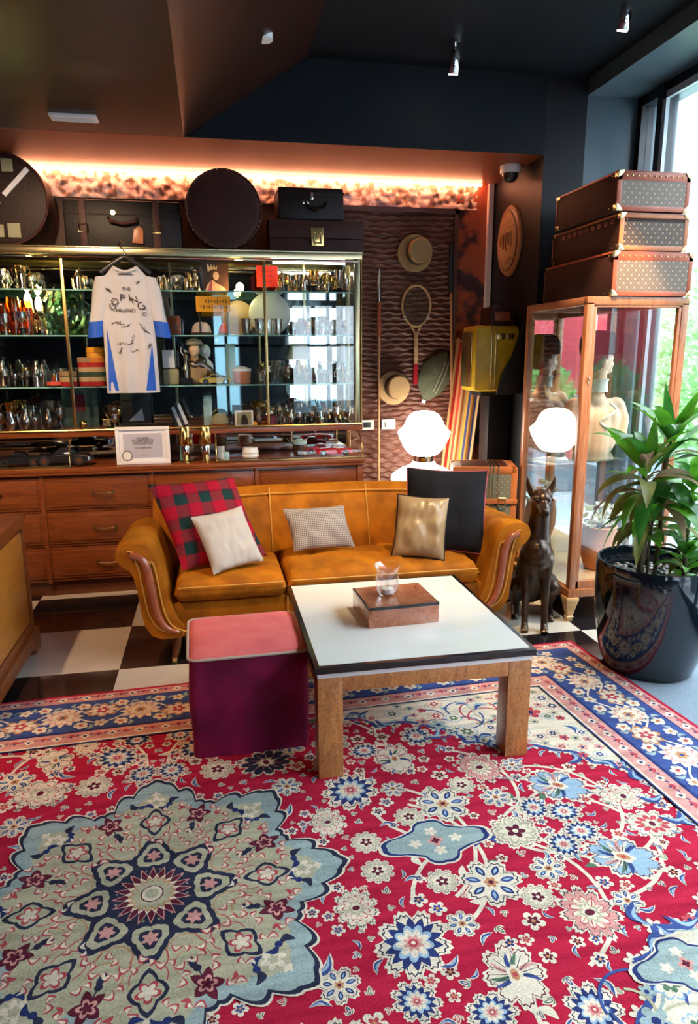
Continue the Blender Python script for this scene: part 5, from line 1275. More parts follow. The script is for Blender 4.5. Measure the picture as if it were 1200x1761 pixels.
# ================================================================== potted plant
pt = thing('planter_pot', 'large glossy black round plant pot on the grey carpet', 'plant pot', (2.165, 3.05, .0065))
R_ = .285
b = MB(); b.lathe([(.205, 0), (.218, .006), (.248, .10), (.275, .25), (.286, .42), (.288, .555), (.282, .575), (.270, .575), (.266, .55), (.262, .48), (.01, .46)], seg=72); b.build('pot', 'pot_black', pt)
b = MB(); rn = random.Random(3)
for k in range(420):
    a = rn.uniform(0, 6.28); r = .262*math.sqrt(rn.random()); b.sphere((r*math.cos(a), r*math.sin(a), .478+rn.uniform(0, .010)), rn.uniform(.007, .014), 6, (1, 1, .7))
o = b.build('pebbles', 'pebble', None, loc=(2.165, 3.05, .0065)); tag(o, 'grey and white pebbles covering the soil in the black pot', 'pebbles', kind='stuff')
def lf(b, base, d, L, W, droop, roll=0, mi=0):
    """a lance-shaped leaf with a keeled midrib, drooping under its weight"""
    b.mi = mi; p = Vector(base); d = Vector(d).normalized(); n = 9; side = d.cross(Vector((0, 0, 1)))
    side = side.normalized() if side.length > .05 else Vector((1, 0, 0)); side = Matrix.Rotation(roll, 3, d) @ side
    rows = []; st = L/n
    for i in range(n+1):
        t = i/n; w_ = W*(math.sin(PI*min(1, .06+.94*t)**.85))**.9*.5 if t < 1 else .0004
        if t < .12: w_ = W*.10+W*.4*t
        nn = side.cross(d).normalized()
        rows.append((p-side*w_+nn*w_*.28, p.copy(), p+side*w_+nn*w_*.28))
        d = (d+Vector((0, 0, -droop/n*(.4+t*1.2)))).normalized(); p = p+d*st
        side = (side-d*side.dot(d)).normalized()
    V = [[b.v(q) for q in r] for r in rows]
    for i in range(n):
        for j in range(2): b.face((V[i][j], V[i][j+1], V[i+1][j+1], V[i+1][j]))
def plant(label, c, path, rosettes, seed, r0=.012):
    rn = random.Random(seed); t = thing('dracaena_plant', label, 'plant', c, 0, None)
    MB().tube(sm(path), r0, 8).build('stem', 'stem', t)
    b = MB()
    for (z, n, L, up, dry) in rosettes:
        # point on the path at height z
        P_ = sm(path, 8); q = min(P_, key=lambda p: abs(p[2]-z)); a0 = rn.uniform(0, 6)
        for k in range(n):
            a = a0+k*2.4+rn.uniform(-.2, .2); u_ = up+rn.uniform(-.15, .35)*(1 if k % 2 else .5)
            mi = 3 if rn.random() < dry*.35 else (2 if rn.random() < dry else (1 if rn.random() < .22 else 0))
            L_ = L*rn.uniform(.8, 1.15); lf(b, (q[0], q[1], q[2]+.004*k), (math.cos(a), math.sin(a), u_), L_, rn.uniform(.055, .078)*(L_/.28)**.5, rn.uniform(.7, 1.5)+(1.0 if mi >= 2 else 0), rn.uniform(-.4, .4), mi)
    b.build('foliage', ['leaf', 'leaf_dark', 'leaf_yellow', 'leaf_dry'], t)
    return t, MB()
pz = .484
t1, _ = plant('dracaena stem at the left of the black pot, with drooping yellowing leaves', (2.04, 2.98, pz), [(0, 0, 0), (-.01, 0, .2), (-.02, -.01, .42), (-.03, 0, .55)], [(.55, 8, .30, 1.6, .1), (.49, 8, .30, .5, .5), (.44, 7, .30, .05, .9), (.30, 4, .26, .1, .6)], 2)
b = MB()
lf(b, (-.03, -.01, .56), (-.95, -.1, .95), .33, .075, .15, .3, 0); lf(b, (-.03, -.05, .47), (-.75, -.5, .3), .34, .09, 2.4, .6, 0); lf(b, (.0, -.06, .40), (.3, -.7, .3), .32, .08, 2.4, .1, 0); lf(b, (-.02, -.06, .33), (-.6, -.5, .5), .28, .07, 1.8, .4, 0); lf(b, (-.02, -.02, .56), (-.05, -.1, 1), .27, .055, .25, 0, 0); lf(b, (-.02, -.03, .55), (.6, -.2, .9), .26, .05, .5, 0, 1)
lf(b, (-.04, -.03, .50), (-1, -.15, .35), .32, .085, 2.6, .4, 2); lf(b, (-.04, -.05, .42), (-1, -.3, -.1), .36, .075, 1.6, .9, 0); lf(b, (-.03, -.05, .44), (-.5, -.6, .1), .34, .085, 2.0, .5, 1); lf(b, (-.02, -.05, .45), (.5, -.5, .2), .34, .075, 2.4, .3, 1); lf(b, (-.06, -.05, .36), (-1, -.25, .25), .30, .018, 1.1, 0, 1)
lf(b, (-.02, -.04, .52), (.7, -.2, .6), .22, .05, 1.6, .5, 3)
b.build('long_leaves', ['leaf', 'leaf_dark', 'leaf_yellow', 'leaf_dry'], t1)
t2, _ = plant('tallest dracaena in the middle of the black pot, big upright leaves', (2.16, 3.05, pz), [(0, 0, 0), (.01, 0, .25), (0, .0, .5), (.01, -.01, .68)], [(.68, 9, .33, 1.3, .05), (.60, 8, .30, .5, .25), (.45, 7, .26, .2, .4), (.25, 5, .24, .2, .2)], 7)
b = MB()
lf(b, (.01, -.02, .66), (-.25, -.1, 1), .33, .055, .1, .2, 1); lf(b, (.02, -.02, .66), (.85, -.25, .75), .40, .105, .25, -.5, 0); lf(b, (.02, -.02, .68), (.5, .1, 1), .32, .07, .3, 0, 0); lf(b, (.01, -.02, .60), (.9, -.3, .3), .32, .05, .5, .2, 1); lf(b, (.0, -.03, .50), (-.1, -.6, .1), .34, .08, 2.4, 0, 1); lf(b, (.0, -.03, .5), (-.5, -.5, .1), .30, .085, 2.2, 0, 1)
b.build('long_leaves', ['leaf', 'leaf_dark', 'leaf_yellow', 'leaf_dry'], t2)
plant('dracaena at the right of the black pot cut by the photo edge', (2.26, 2.98, pz), [(0, 0, 0), (.01, 0, .2), (.02, 0, .45)], [(.46, 9, .30, 1.0, .1), (.36, 8, .28, .4, .2), (.2, 7, .24, .4, .2), (.08, 6, .20, .8, .1)], 5, .009)
plant('short young dracaena at the front of the black pot', (2.19, 2.87, pz), [(0, 0, 0), (0, 0, .08), (0, 0, .16)], [(.16, 7, .16, 1.3, .1), (.09, 6, .15, .7, .1), (.04, 5, .13, .4, .2)], 9, .010)
plant('thick old dracaena cane behind the thin ones in the black pot', (2.13, 3.13, pz), [(0, 0, 0), (.01, 0, .15), (.02, 0, .30)], [(.30, 7, .24, .8, .4), (.24, 5, .22, .2, .6)], 13, .018)
plant('slim dracaena shoot between the left and middle stems', (2.09, 3.0, pz), [(0, 0, 0), (-.01, 0, .15), (0, 0, .34)], [(.34, 6, .22, .9, .2), (.24, 5, .20, .3, .3)], 17, .007)
# ================================================================== mushroom lamp on its side table
lt = thing('side_table', 'small round dark side table hidden behind the sofa, under the lamp', 'table', (1.545, 5.05, 0))
MB().lathe([(.02, .50), (.20, .50), (.205, .51), (.20, .52), (.02, .52)], seg=32).build('top', 'walnut_dark', lt); MB().cyl((0, 0, .02), .02, .485, 14).build('post', 'walnut_dark', lt); MB().lathe([(.15, 0), (.15, .012), (.03, .03)], seg=28).build('foot', 'walnut_dark', lt)
lp = thing('table_lamp', 'glowing white opal glass mushroom lamp with a metal neck behind the sofa', 'lamp', (1.545, 5.05, .522))
MB().lathe([(.10, 0), (.16, .01), (.225, .09), (.246, .155), (.235, .19), (.17, .235), (.10, .262), (.082, .29)], seg=48).build('base', 'opal_dim', lp)
MB().lathe([(.078, .288), (.080, .30), (.080, .33), (.078, .342)], seg=32).build('neck', 'chrome', lp)
MB().lathe([(.085, .335), (.115, .352), (.150, .395), (.180, .455), (.197, .505), (.192, .518), (.165, .540), (.146, .568), (.132, .605), (.108, .638), (.07, .660), (.02, .668)], seg=48).build('shade', 'opal', lp)
# ================================================================== things on the wavy wall panel
YP = 5.352
def hat(label, cx_, cz_, mat_, r=.135, rot=0):
    t = thing('boater_hat', label, 'hat', (cx_, YP, cz_)); T = Matrix.Rotation(PI/2, 4, 'X') @ Matrix.Rotation(rot, 4, 'Z')
    b = MB(); b.T = T; b.lathe([(.02, -.010), (r-.01, -.006), (r, 0), (r-.002, .006), (r-.02, .010), (.085, .008), (.03, .006)], seg=48); b.build('brim', mat_, t)
    b = MB(); b.T = Matrix.Translation((.018, 0, .008)) @ T; b.lathe([(.090, .004), (.087, .098), (.081, .108), (.01, .107)], seg=40); b.build('crown', mat_, t)
    b = MB(); b.T = Matrix.Translation((.018, 0, .008)) @ T; b.lathe([(.0905, .006), (.0925, .01), (.0905, .062), (.0885, .064)], seg=40, cap=False); b.build('ribbon', 'ribbon_dark', t)
    return t
hat('greenish straw boater hat hung high on the wavy brown wall panel', 1.542, 2.335, 'straw')
hat('golden straw boater hat hung low on the wavy brown wall panel', 1.385, 1.345, 'straw_warm', .128)
rk = thing('tennis_racket', 'old wooden tennis racket with a red grip hung on the wall panel', 'racket', (1.555, YP-.012, 1.955))
el = [(.112*math.cos(2*PI*k/48)*(1-.10*max(0, -math.sin(2*PI*k/48))), 0, .150*math.sin(2*PI*k/48)) for k in range(48)]
MB().tube(el, .0095, 8, closed=True).build('frame', 'racket_wood', rk)
b = MB()
for k in range(-9, 10):
    x = k*.0112; h = .150*math.sqrt(max(0, 1-(x/.109)**2)); b.tube([(x, 0, -h*.97), (x, 0, h*.97)], .0009, 4)
for k in range(-13, 14):
    z = k*.0108; h = .108*math.sqrt(max(0, 1-(z/.148)**2)); b.tube([(-h, .001, z), (h, .001, z)], .0009, 4)
b.build('strings', 'string', rk)
MB().tube([(-.062, 0, -.118), (-.03, 0, -.155), (-.012, 0, -.19), (-.010, 0, -.22)], .008, 8).tube([(.062, 0, -.118), (.03, 0, -.155), (.012, 0, -.19), (.010, 0, -.22)], .008, 8).build('throat', 'racket_wood', rk)
MB().box((-.015, -.012, -.47), (.015, .010, -.19)).build('shaft', 'racket_wood', rk, bevel=.005)
MB().tube([(0, 0, -.43), (0, 0, -.44), (0, 0, -.57), (0, 0, -.585)], [.017, .019, .019, .020], 8).build('grip', 'red_grip', rk)
for z in (-.10, -.085): MB().box((-.104, -.012, z), (-.080, .012, z+.006)).box((.080, -.012, z), (.104, .012, z+.006)).build('binding', 'frame_white', rk)
sp_ = thing('fishing_spear', 'long thin wooden pole with a metal tip standing against the wall panel', 'pole', (1.258, YP-.042, .55))
MB().tube([(0, 0, 0), (0, 0, 1.0), (.0, 0, 1.18)], [.010, .011, .012], 10).build('shaft', 'oar_wood', sp_)
MB().tube([(0, 0, 1.18), (0, 0, 1.2), (0, 0, 1.43)], [.015, .017, .014], 10).build('grip', 'leather_red', sp_)
MB().tube([(0, 0, 1.43), (0, 0, 1.5), (0, 0, 1.60), (0, 0, 1.67)], [.016, .020, .012, .003], 10).build('tip', 'silver_dull', sp_)
od = thing('walking_stick', 'dark pole with black upper half hung at the right edge of the wall panel', 'pole', (1.825, YP-.02, 1.15))
MB().tube([(0.03, 0, 0), (.012, 0, .55), (0, 0, .90)], [.014, .011, .011], 10).build('shaft', 'oar_wood', od)
MB().tube([(0, 0, .90), (-.002, 0, .92), (-.006, 0, 1.25)], [.014, .022, .020], 10).build('handle', 'iron', od)
MB().tube([(.03, 0, .14), (.032, 0, .0), (.036, 0, -.09)], [.016, .022, .018], 10).build('foot', 'ribbon_dark', od)
fc_ = thing('flat_cap', 'olive green cloth cap with pale stripes hung beside the racket', 'cap', (1.715, YP-.005, 1.43)); fc_.rotation_euler = (0, .42, 0)
b = MB()
def capf(u, v):
    a = 2*PI*u; r = v; x = .125*r*math.cos(a)*(1-.25*math.sin(a)*r*0); z = .205*r*math.sin(a)
    k = abs(math.sin(a)); x *= (1-.55*k**3*r)
    return (x, -.055*(1-r**2.2)-.004*math.sin(6*a)*r, z)
b.grid(capf, 40, 10, closed_u=True); b.build('crown', 'cap_green', fc_)
for s in (-.016, .016):
    MB().tube([Vector(capf(.25 if z > 0 else .75, min(.98, abs(z)/.205)))+Vector((.035+s*(1-abs(z)*2), -.006, 0)) for z in [(-.12+.25*i/14) for i in range(15)]], .0055, 6).build('stripe', 'cap_stripe', fc_)
MB().box((-.02, -.012, -.225), (.012, .0, -.20)).build('tab', 'frame_white', fc_, bevel=.002)
for k, (x, l) in enumerate(((1.345, 'white wall switch plate on the panel under the lower boater hat'), (1.175, 'white wall socket plate beside the showcase'))):
    t = thing('wall_switch', l, 'switch', (x, YP-.003, 1.065)); MB().box((-.055, -.008, -.038), (.055, .014, .038)).build('plate', 'white_plastic', t, bevel=.004)
    MB().box((-.032, -.011, -.020), (.030, -.007, .020)).build('rocker', 'silver_dull' if not k else 'dark_plastic', t, bevel=.002)
# oval plaque on the dark side wall
pq = thing('wall_plaque', 'oval carved wooden plaque on the dark wall under the camera', 'plaque', (XR-.002, 5.03, 2.39))
def oval(ry, rz, x0, x1, m, name, pw=1.0, par=None):
    b = MB(); n = 48; R = []
    for x, k in ((x0, 1.0), (x1, .95)): R.append([(x, ry*k*math.cos(2*PI*i/n)*(abs(math.cos(2*PI*i/n))**(pw-1) if pw != 1 else 1), rz*k*math.sin(2*PI*i/n)) for i in range(n)])
    b.rings(R); return b.build(name, m, par or pq, bevel=.002)
oval(.205, .245, 0, -.018, 'oar_wood', 'backing'); oval(.175, .215, -.016, -.020, 'walnut_dark', 'groove'); oval(.155, .205, -.018, -.030, 'racket_wood', 'panel', 1.25)
b = MB()
for k in range(5): b.tube([(-.034, -.09+.045*k, -.05+.02*math.sin(k*2)), (-.036, -.08+.045*k, .0), (-.034, -.085+.045*k, .05)], .006, 6)
b.tube([(-.033, .10*math.cos(a/3), -.10-.05*math.sin(a/3)) for a in range(1, 9)], .006, 6); b.build('carving', 'oar_wood', pq)
# ================================================================== dark corner stand, yellow case, brown bag, striped deck chair
st_ = thing('corner_stand', 'black corner pedestal carrying the yellow case', 'stand', (1.99, 5.0, 0))
MB().box((-.01, -.12, 0), (.15, .05, 1.30)).build('body', 'column_dark', st_, bevel=.006); MB().box((-.08, -.13, 1.30), (.16, .06, 1.335)).build('top', 'iron', st_, bevel=.004)
yc = thing('yellow_case', 'yellow metal case with ribbed corners in the dark corner by the wall', 'case', (1.955, 4.93, 1.337))
MB().box((-.135, -.16, 0), (.195, .12, .455)).build('body', 'yellow_metal', yc, bevel=.035)
for x in (-.015, .015): MB().box((x-.006, -.168, .01), (x+.006, -.15, .45)).build('rib', 'brass', yc, bevel=.003)
b = MB()
for x in (.05, .12): b.box((x-.03, -.166, .36), (x+.03, -.158, .40))
b.build('latch', 'brass', yc, bevel=.002)
MB().box((-.142, -.10, .03), (-.133, .10, .41)).build('side_panel', 'brass', yc, bevel=.003)
cl = MB().prism([(.20, .47), (.205, -.02), (.02, -.02), (.06, .12), (.13, .25)], -.19, -.176, 'Y').build('black_cloth', 'cloth_slate', None, bevel=.006); cl.location = (1.955, 4.93, 1.337); tag(cl, 'black cloth hanging over the corner of the yellow case', 'cloth')
bgx = thing('leather_bag', 'small brown leather bag on top of the yellow case', 'bag', (2.03, 4.93, 1.794))
MB().box((-.085, -.10, 0), (.10, .10, .13)).build('body', 'leather_brown', bgx, bevel=.022); MB().box((-.05, -.108, .03), (.06, -.098, .09)).build('pocket', 'leather_red', bgx, bevel=.004)
MB().tube([(-.05, 0, .13), (-.03, 0, .165), (.03, 0, .165), (.05, 0, .13)], .007, 8).build('handle', 'leather_dark', bgx)
dk = thing('deck_chair', 'folded deck chair with red orange and blue striped canvas leaning in the corner', 'deck chair', (1.80, 5.17, 0)); 
b = MB(); uvl = b.bm.loops.layers.uv.new('UVMap'); n = 16
V = b.grid(lambda u, v: (-.13+.215*u+.235*v, -.01+.015*math.sin(u*PI*5)*.4+.16*v, .02+1.66*v), 24, n)
for f in b.bm.faces:
    for l in f.loops:
        p = l.vert.co; v = (p.z-.02)/1.66; u = (p.x+.13-.235*v)/.215; l[uvl].uv = (min(.9999, max(0.0001, u))*.999, v)
g = list(b.bm.faces); r_ = bmesh.ops.extrude_face_region(b.bm, geom=g); bmesh.ops.translate(b.bm, verts=[q for q in r_['geom'] if isinstance(q, bmesh.types.BMVert)], vec=(0, .012, 0))
b.build('canvas', 'canvas_stripes', dk)
for x in (-.135, .095): MB().tube([(x, .02, 0), (x+.24, .185, 1.72)], .013, 8).build('rail', 'oar_wood', dk)
MB().tube([(-.15, .02, .03), (.11, .02, .03)], .011, 8).build('crossbar', 'oar_wood', dk)
MB().tube([(.08, .185, 1.70), (.36, .185, 1.70)], .011, 8).build('crossbar', 'oar_wood', dk)
# ================================================================== contents of the showcase
def X_(px, y=5.12): return at(px, 600, y).x
rn = random.Random(21)
# ---- trophy kinds, each modelled once as one small mesh and copied
def tro_cup(h, r, met, handles=True, base=.3):
    b = MB(); bh = h*base
    b.mi = 1; b.lathe([(r*.75, 0), (r*.75, bh*.25), (r*.60, bh*.3), (r*.60, bh), (r*.5, bh)], seg=14)
    b.mi = 0; b.lathe([(r*.45, bh), (r*.40, bh+h*.02), (r*.12, bh+h*.08), (r*.12, bh+h*.16), (r*.35, bh+h*.20), (r*.80, bh+h*.34), (r*.95, bh+h*.52), (r*.92, bh+h*.66), (r*1.02, h), (r*.9, h*.985), (r*.3, bh+h*.35)], seg=16)
    if handles:
        for s in (-1, 1): b.tube([(s*r*.75, 0, bh+h*.32), (s*r*1.45, 0, bh+h*.38), (s*r*1.6, 0, bh+h*.52), (s*r*1.35, 0, h*.95), (s*r*.95, 0, h*.93)], r*.09, 6)
    return b
def tro_figure(h, r):
    b = MB(); b.mi = 1; b.box((-r*.8, -r*.8, 0), (r*.8, r*.8, h*.18)); b.mi = 0; b.cyl((0, 0, h*.18), r*.3, h*.22, 10); b.lathe([(r*.45, h*.40), (r*.35, h*.44), (r*.20, h*.6), (r*.35, h*.75), (r*.1, h*.82)], seg=10)
    b.sphere((0, 0, h*.88), r*.22, 8); b.tube([(-r*.1, 0, h*.74), (-r*.6, 0, h*.88), (-r*.5, 0, h)], r*.09, 5); b.tube([(r*.1, 0, h*.74), (r*.55, 0, h*.62), (r*.4, 0, h*.52)], r*.09, 5)
    return b
def beaker(h, r):
    return MB().lathe([(r*.5, 0), (r*.55, h*.03), (r*.62, h*.10), (r*.82, h*.3), (r*.86, h*.5), (r*.84, h*.8), (r*1.0, h), (r*.92, h), (r*.75, h*.5), (.002, h*.12)], seg=20)
def shaker(h, r):
    return MB().lathe([(r, 0), (r*1.0, h*.06), (r*.9, h*.1), (r*1.05, h*.62), (r*.8, h*.75), (r*.5, h*.84), (r*.5, h*.95), (r*.2, h)], seg=16)
def jug(h, r):
    b = MB().lathe([(r*.6, 0), (r*.55, h*.08), (r*1.0, h*.35), (r*.95, h*.55), (r*.5, h*.75), (r*.62, h), (r*.5, h*.97), (r*.4, h*.7)], seg=16)
    b.tube([(r*.5, 0, h*.9), (r*1.4, 0, h*.85), (r*1.5, 0, h*.5), (r*.95, 0, h*.4)], r*.1, 6); return b
def stemglass(h, r):
    return MB().lathe([(r*.7, 0), (r*.6, h*.03), (r*.10, h*.07), (r*.10, h*.45), (r*.5, h*.52), (r*.95, h*.7), (r*.85, h), (r*.80, h), (r*.4, h*.56)], seg=14)
KINDS = [('trophy_cup', 'trophy', 'two-handled cup', lambda: tro_cup(.17, .040, 0), (('silver', 'base_black'), ('silver_dull', 'base_black'), ('gold', 'base_black'))),
         ('trophy_cup', 'trophy', 'slim cup', lambda: tro_cup(.15, .030, 0, False, .2), (('silver', 'silver_dull'), ('silver_dull', 'base_black'))),
         ('trophy_figure', 'trophy', 'figure trophy', lambda: tro_figure(.17, .034), (('gold', 'base_black'), ('silver_dull', 'base_black'), ('pewter_dark', 'base_black'))),
         ('beaker', 'beaker', 'beaker', lambda: beaker(.11, .036), (('silver',), ('silver_dull',), ('pewter_dark',))),
         ('shaker', 'shaker', 'cocktail shaker', lambda: shaker(.16, .030), (('silver',), ('silver_dull',))),
         ('jug', 'jug', 'handled jug', lambda: jug(.14, .036), (('silver',), ('silver_dull',), ('pewter_dark',))),
         ('goblet', 'goblet', 'stemmed goblet', lambda: stemglass(.13, .030), (('silver',), ('gold',), ('silver_dull',)))]
MESH = {}
def kmesh(i, j, s):
    key = (i, j, s)
    if key not in MESH:
        me = KINDS[i][3]().mesh(KINDS[i][0])
        for n_ in KINDS[i][4][j]: me.materials.append(M[n_])
        if s != 1: me.transform(Matrix.Scale(s, 4))
        MESH[key] = me
    return MESH[key]
METAL = {'silver': 'bright silver', 'silver_dull': 'tarnished silver', 'gold': 'gold', 'pewter_dark': 'dark pewter'}
CROWD = {}
def crowd(px0, px1, zbase, where, n, weights, scale=1.0, ys=(5.07, 5.15, 5.24, 5.31), size_var=(.7, .85, 1, 1.15), hmax=.28):
    x0, x1 = X_(px0), X_(px1); placed = []
    k = 0; tries = 0
    while k < n and tries < n*60:
        tries += 1
        i = rn.choices(range(7), weights)[0]; j = rn.randrange(len(KINDS[i][4])); s = rn.choice(size_var)*scale
        r = (.058 if i == 0 else .048 if i == 5 else .034)*s; y = ys[rn.randrange(len(ys))]+rn.uniform(-.008, .008); x = rn.uniform(x0+r, x1-r)
        if any(math.hypot(a-x, c-y) < (r+q)*.88 for a, c, q in placed): continue
        placed.append((x, y, r)); k += 1
        o = bpy.data.objects.new(KINDS[i][0], kmesh(i, j, s)); C.objects.link(o); o.location = (x, y, zbase+.0005); o.rotation_euler = (0, 0, rn.uniform(-.5, .5))
        CROWD.setdefault((METAL[KINDS[i][4][j][0]], KINDS[i][2], KINDS[i][1], min(range(4), key=lambda q: abs(ys[q]-y)), where), []).append(o)
B0, B1, B2, B3 = 1.106, SHZ[0], SHZ[1], SHZ[2]
crowd(-40, 98, B0, 'lowest level left end', 39, (4, 2, 1, 3, 1, 5, 4), 0.95)
crowd(-40, 72, B1, 'second shelf left end', 34, (4, 2, 2, 3, 5, 2, 4), 0.95)
crowd(72, 112, B1, 'left of the striped tins', 6, (2, 2, 1, 3, 3, 2, 2), 0.77)
crowd(170, 200, B0, 'behind the framed certificate', 5, (2, 2, 2, 0, 2, 1, 2), 0.95)
crowd(430, 602, B0, 'lowest level right end', 57, (6, 3, 4, 2, 1, 2, 5), 0.82)
crowd(438, 600, B1, 'second shelf right end', 52, (4, 3, 6, 2, 1, 1, 4), 0.82)
crowd(505, 600, B2, 'third shelf right end', 22, (4, 3, 4, 3, 1, 2, 3), 0.82)
crowd(478, 600, B3, 'top shelf right end', 29, (7, 4, 3, 1, 2, 1, 4), 0.86)
crowd(275, 350, B3, 'top shelf beside portrait', 10, (1, 2, 3, 1, 5, 1, 4), 0.82)
crowd(-40, 90, B2, 'third shelf left end', 21, (2, 2, 2, 3, 3, 3, 3), 0.77)
crowd(-30, 78, B3, 'top shelf beside bulb', 12, (1, 1, 0, 0, 3, 1, 6), 0.9)
crowd(122, 160, B3, 'top shelf beside jersey', 6, (1, 2, 0, 1, 1, 1, 5), 0.69)
ROWN = ('front row', 'second row', 'third row', 'back row'); ORD = ('leftmost', 'second from left', 'third from left', 'fourth from left', 'fifth from left', 'sixth from left', 'seventh from left')
for (mt, kd, ct_, row, where), L_ in CROWD.items():
    L_.sort(key=lambda o: o.location.x)
    for q, o in enumerate(L_): tag(o, f'{mt} {kd}, ' + (ORD[q]+' of its kind, ' if len(L_) > 1 else '') + f'{ROWN[row]}, {where}', ct_, f'metal barware and trophies, {where}')
# four larger beakers in a row, mid right
for k, px in enumerate((424, 447, 461, 478)):
    o = bpy.data.objects.new('beaker', kmesh(3, 1 if k == 0 else 0, 1.0)); C.objects.link(o); o.location = (X_(px, 5.07), 5.07, B2+.0005)
    tag(o, ('dull silver beaker, leftmost of the four before the white reflection disc', 'silver beaker, second from the left before the white reflection disc', 'silver beaker, third from the left before the white reflection disc', 'silver beaker, rightmost of the four before the white reflection disc')[k], 'beaker')
def place(bld, name, mats, label, cat, px, z, y=5.12, rz=0, **k):
    o = bld.build(name, mats, None, loc=(X_(px, y), y, z+.0005), **k); o.rotation_euler = (0, 0, rz); return tag(o, label, cat)
# left warm group: amber hurricane glasses
for k, (px, h, r) in enumerate(((12, .21, .045), (30, .24, .05), (52, .22, .045))):
    b = MB().lathe([(r*.6, 0), (r*.55, .01), (r*.95, h*.35), (r, h*.6), (r*.7, h), (r*.67, h), (r*.9, h*.55), (r*.5, .02)], seg=20)
    place(b, 'hurricane_glass', 'amber_glass', ('amber hurricane glass, leftmost of three near the glowing bulb', 'tall amber hurricane glass, middle of three near the glowing bulb', 'amber hurricane glass, rightmost of three near the glowing bulb')[k], 'vase', px, B2, 5.10)
fb = place(MB().lathe([(.05, 0), (.075, .01), (.135, .07), (.155, .145), (.135, .22), (.085, .262), (.082, .27), (.078, .262), (.128, .218), (.148, .145), (.13, .075), (.07, .02)], seg=36), 'fish_bowl', 'green_glass', 'big round green glass bowl left of the jersey', 'bowl', 112, B2, 5.17)
place(MB().lathe([(.02, 0), (.05, .01), (.052, .03), (.02, .035)], seg=16), 'rubber_shoe', 'coral', 'small coral red dish below the green glass bowl', 'dish', 88, B1+.0, 5.05)
# striped tins
for k, (px, h, r) in enumerate(((146, .19, .052), (164, .255, .056), (113, .10, .055))):
    t = thing('striped_tin', ('shorter striped tin, middle of the three left of the jersey', 'tall orange topped striped tin beside the jersey', 'low striped tin, leftmost of the three')[k], 'tin', (X_(px, 5.07), 5.07, B1+.0005))
    MB().lathe([(r, 0), (r+.002, .004), (r+.002, h-.03), (r, h-.028)], seg=28).build('body', 'tin_stripes', t); MB().lathe([(r+.004, h-.032), (r+.004, h-.004), (r*.9, h), (.01, h)], seg=28).build('lid', 'card_orange' if k == 1 else 'tan_cloth', t)
# dark posters and books low left
t = thing('poster_board', 'dark green poster with a wine red book picture, lowest level left', 'poster', (X_(128, 5.25), 5.27, B0)); t.rotation_euler = (-.05, 0, 0)
MB().box((-.12, 0, 0), (.12, .01, .27)).build('board', 'card_green', t, bevel=.001); MB().box((-.045, -.003, .11), (.035, .0, .23)).build('picture', 'card_wine', t, smooth=False); MB().box((-.08, -.003, .25), (.07, 0, .256)).build('title_line', 'silver_dull', t, smooth=False)
b = MB(); b.sphere((0, 0, .035), .03, 12); b.cyl((0, 0, 0), .045, .01, 16); place(b, 'brass_dish', 'brass', 'small brass ornament in front of the dark green poster', 'ornament', 132, B0, 5.10)
t = thing('ship_picture', 'dark framed picture of a pale sail, behind the certificate', 'picture frame', (X_(225, 5.2), 5.22, B0)); MB().box((-.10, 0, 0), (.10, .012, .24)).build('frame', 'frame_dark', t, bevel=.002); MB().prism([(-.05, .04), (.055, .04), (.045, .13)], -.003, -.0, 'Y').build('sail', 'paper_grey', t, smooth=False)
# left of the bust: brown box, notices, dark frames
def card(label, px, z, w_, h_, m_, y=5.2, name='card', cat='card', tilt=-.06): 
    o = MB().box((-w_/2, 0, 0), (w_/2, .006, h_)).build(name, m_, None, loc=(X_(px, y), y, z+.001), bevel=.001); o.rotation_euler = (tilt, 0, 0); return tag(o, label, cat)
t = thing('portrait_photo', 'framed portrait of a person with a crown, on the top shelf', 'picture frame', (X_(376, 5.17), 5.17, B3+.001)); t.rotation_euler = (-.05, 0, 0)
MB().box((-.090, 0, 0), (.090, .008, .195)).build('board', 'photo_dark', t, smooth=False); MB().box((.01, -.001, .0), (.085, .0, .19)).build('curtain', 'photo_brown', t, smooth=False)
b = MB(); b.prism([(-.075, .005), (.075, .005), (.060, .028), (.035, .045), (.0, .062), (-.015, .08), (-.035, .075), (-.06, .045)], -.004, -.001, 'Y'); b.build('shoulders', 'queen_skin', t, smooth=False)
MB().prism([(-.055, .005), (-.035, .070), (-.022, .072), (-.03, .005)], -.0055, -.004, 'Y').build('sash', 'piping_pink', t, smooth=False)
MB().prism([(-.005+.032*math.cos(a*PI/10), .118+.036*math.sin(a*PI/10)) for a in range(20)], -.005, -.002, 'Y').build('hair', 'queen_hair', t, smooth=False)
MB().prism([(.004+.020*math.cos(a*PI/10), .108+.029*math.sin(a*PI/10)) for a in range(20)], -.007, -.003, 'Y').build('face', 'queen_skin', t, smooth=False)
MB().prism([(-.058, .185), (-.05, .135), (-.02, .152), (.012, .150), (.014, .178), (.0, .160), (-.006, .186), (-.016, .162), (-.026, .190), (-.034, .160), (-.048, .188)], -.006, -.003, 'Y').build('crown', 'queen_gold', t, smooth=False)
og = thing('orange_sign', 'orange card sign with dark lettering leaning under the top shelf', 'sign', (X_(370, 5.06), 5.06, B2+.155)); og.rotation_euler = (-.03, 0, 0)
MB().box((-.115, 0, 0), (.115, .005, .100)).build('card', 'card_orange', og, smooth=False)
for z_, x0_, x1_ in ((.068, -.05, .085), (.030, -.085, .095)):
    k_ = 0; x_ = x0_
    while x_ < x1_:
        h_ = .010+.004*math.sin(k_*2.1); MB().box((x_, -.001, z_-h_), (x_+.005, 0, z_+h_)).box((x_, -.001, z_-.003 if k_ % 2 else z_+.006), (x_+.012, 0, z_ if k_ % 2 else z_+.009)).build('lettering', 'ribbon_dark', og, smooth=False); x_ += .019; k_ += 1
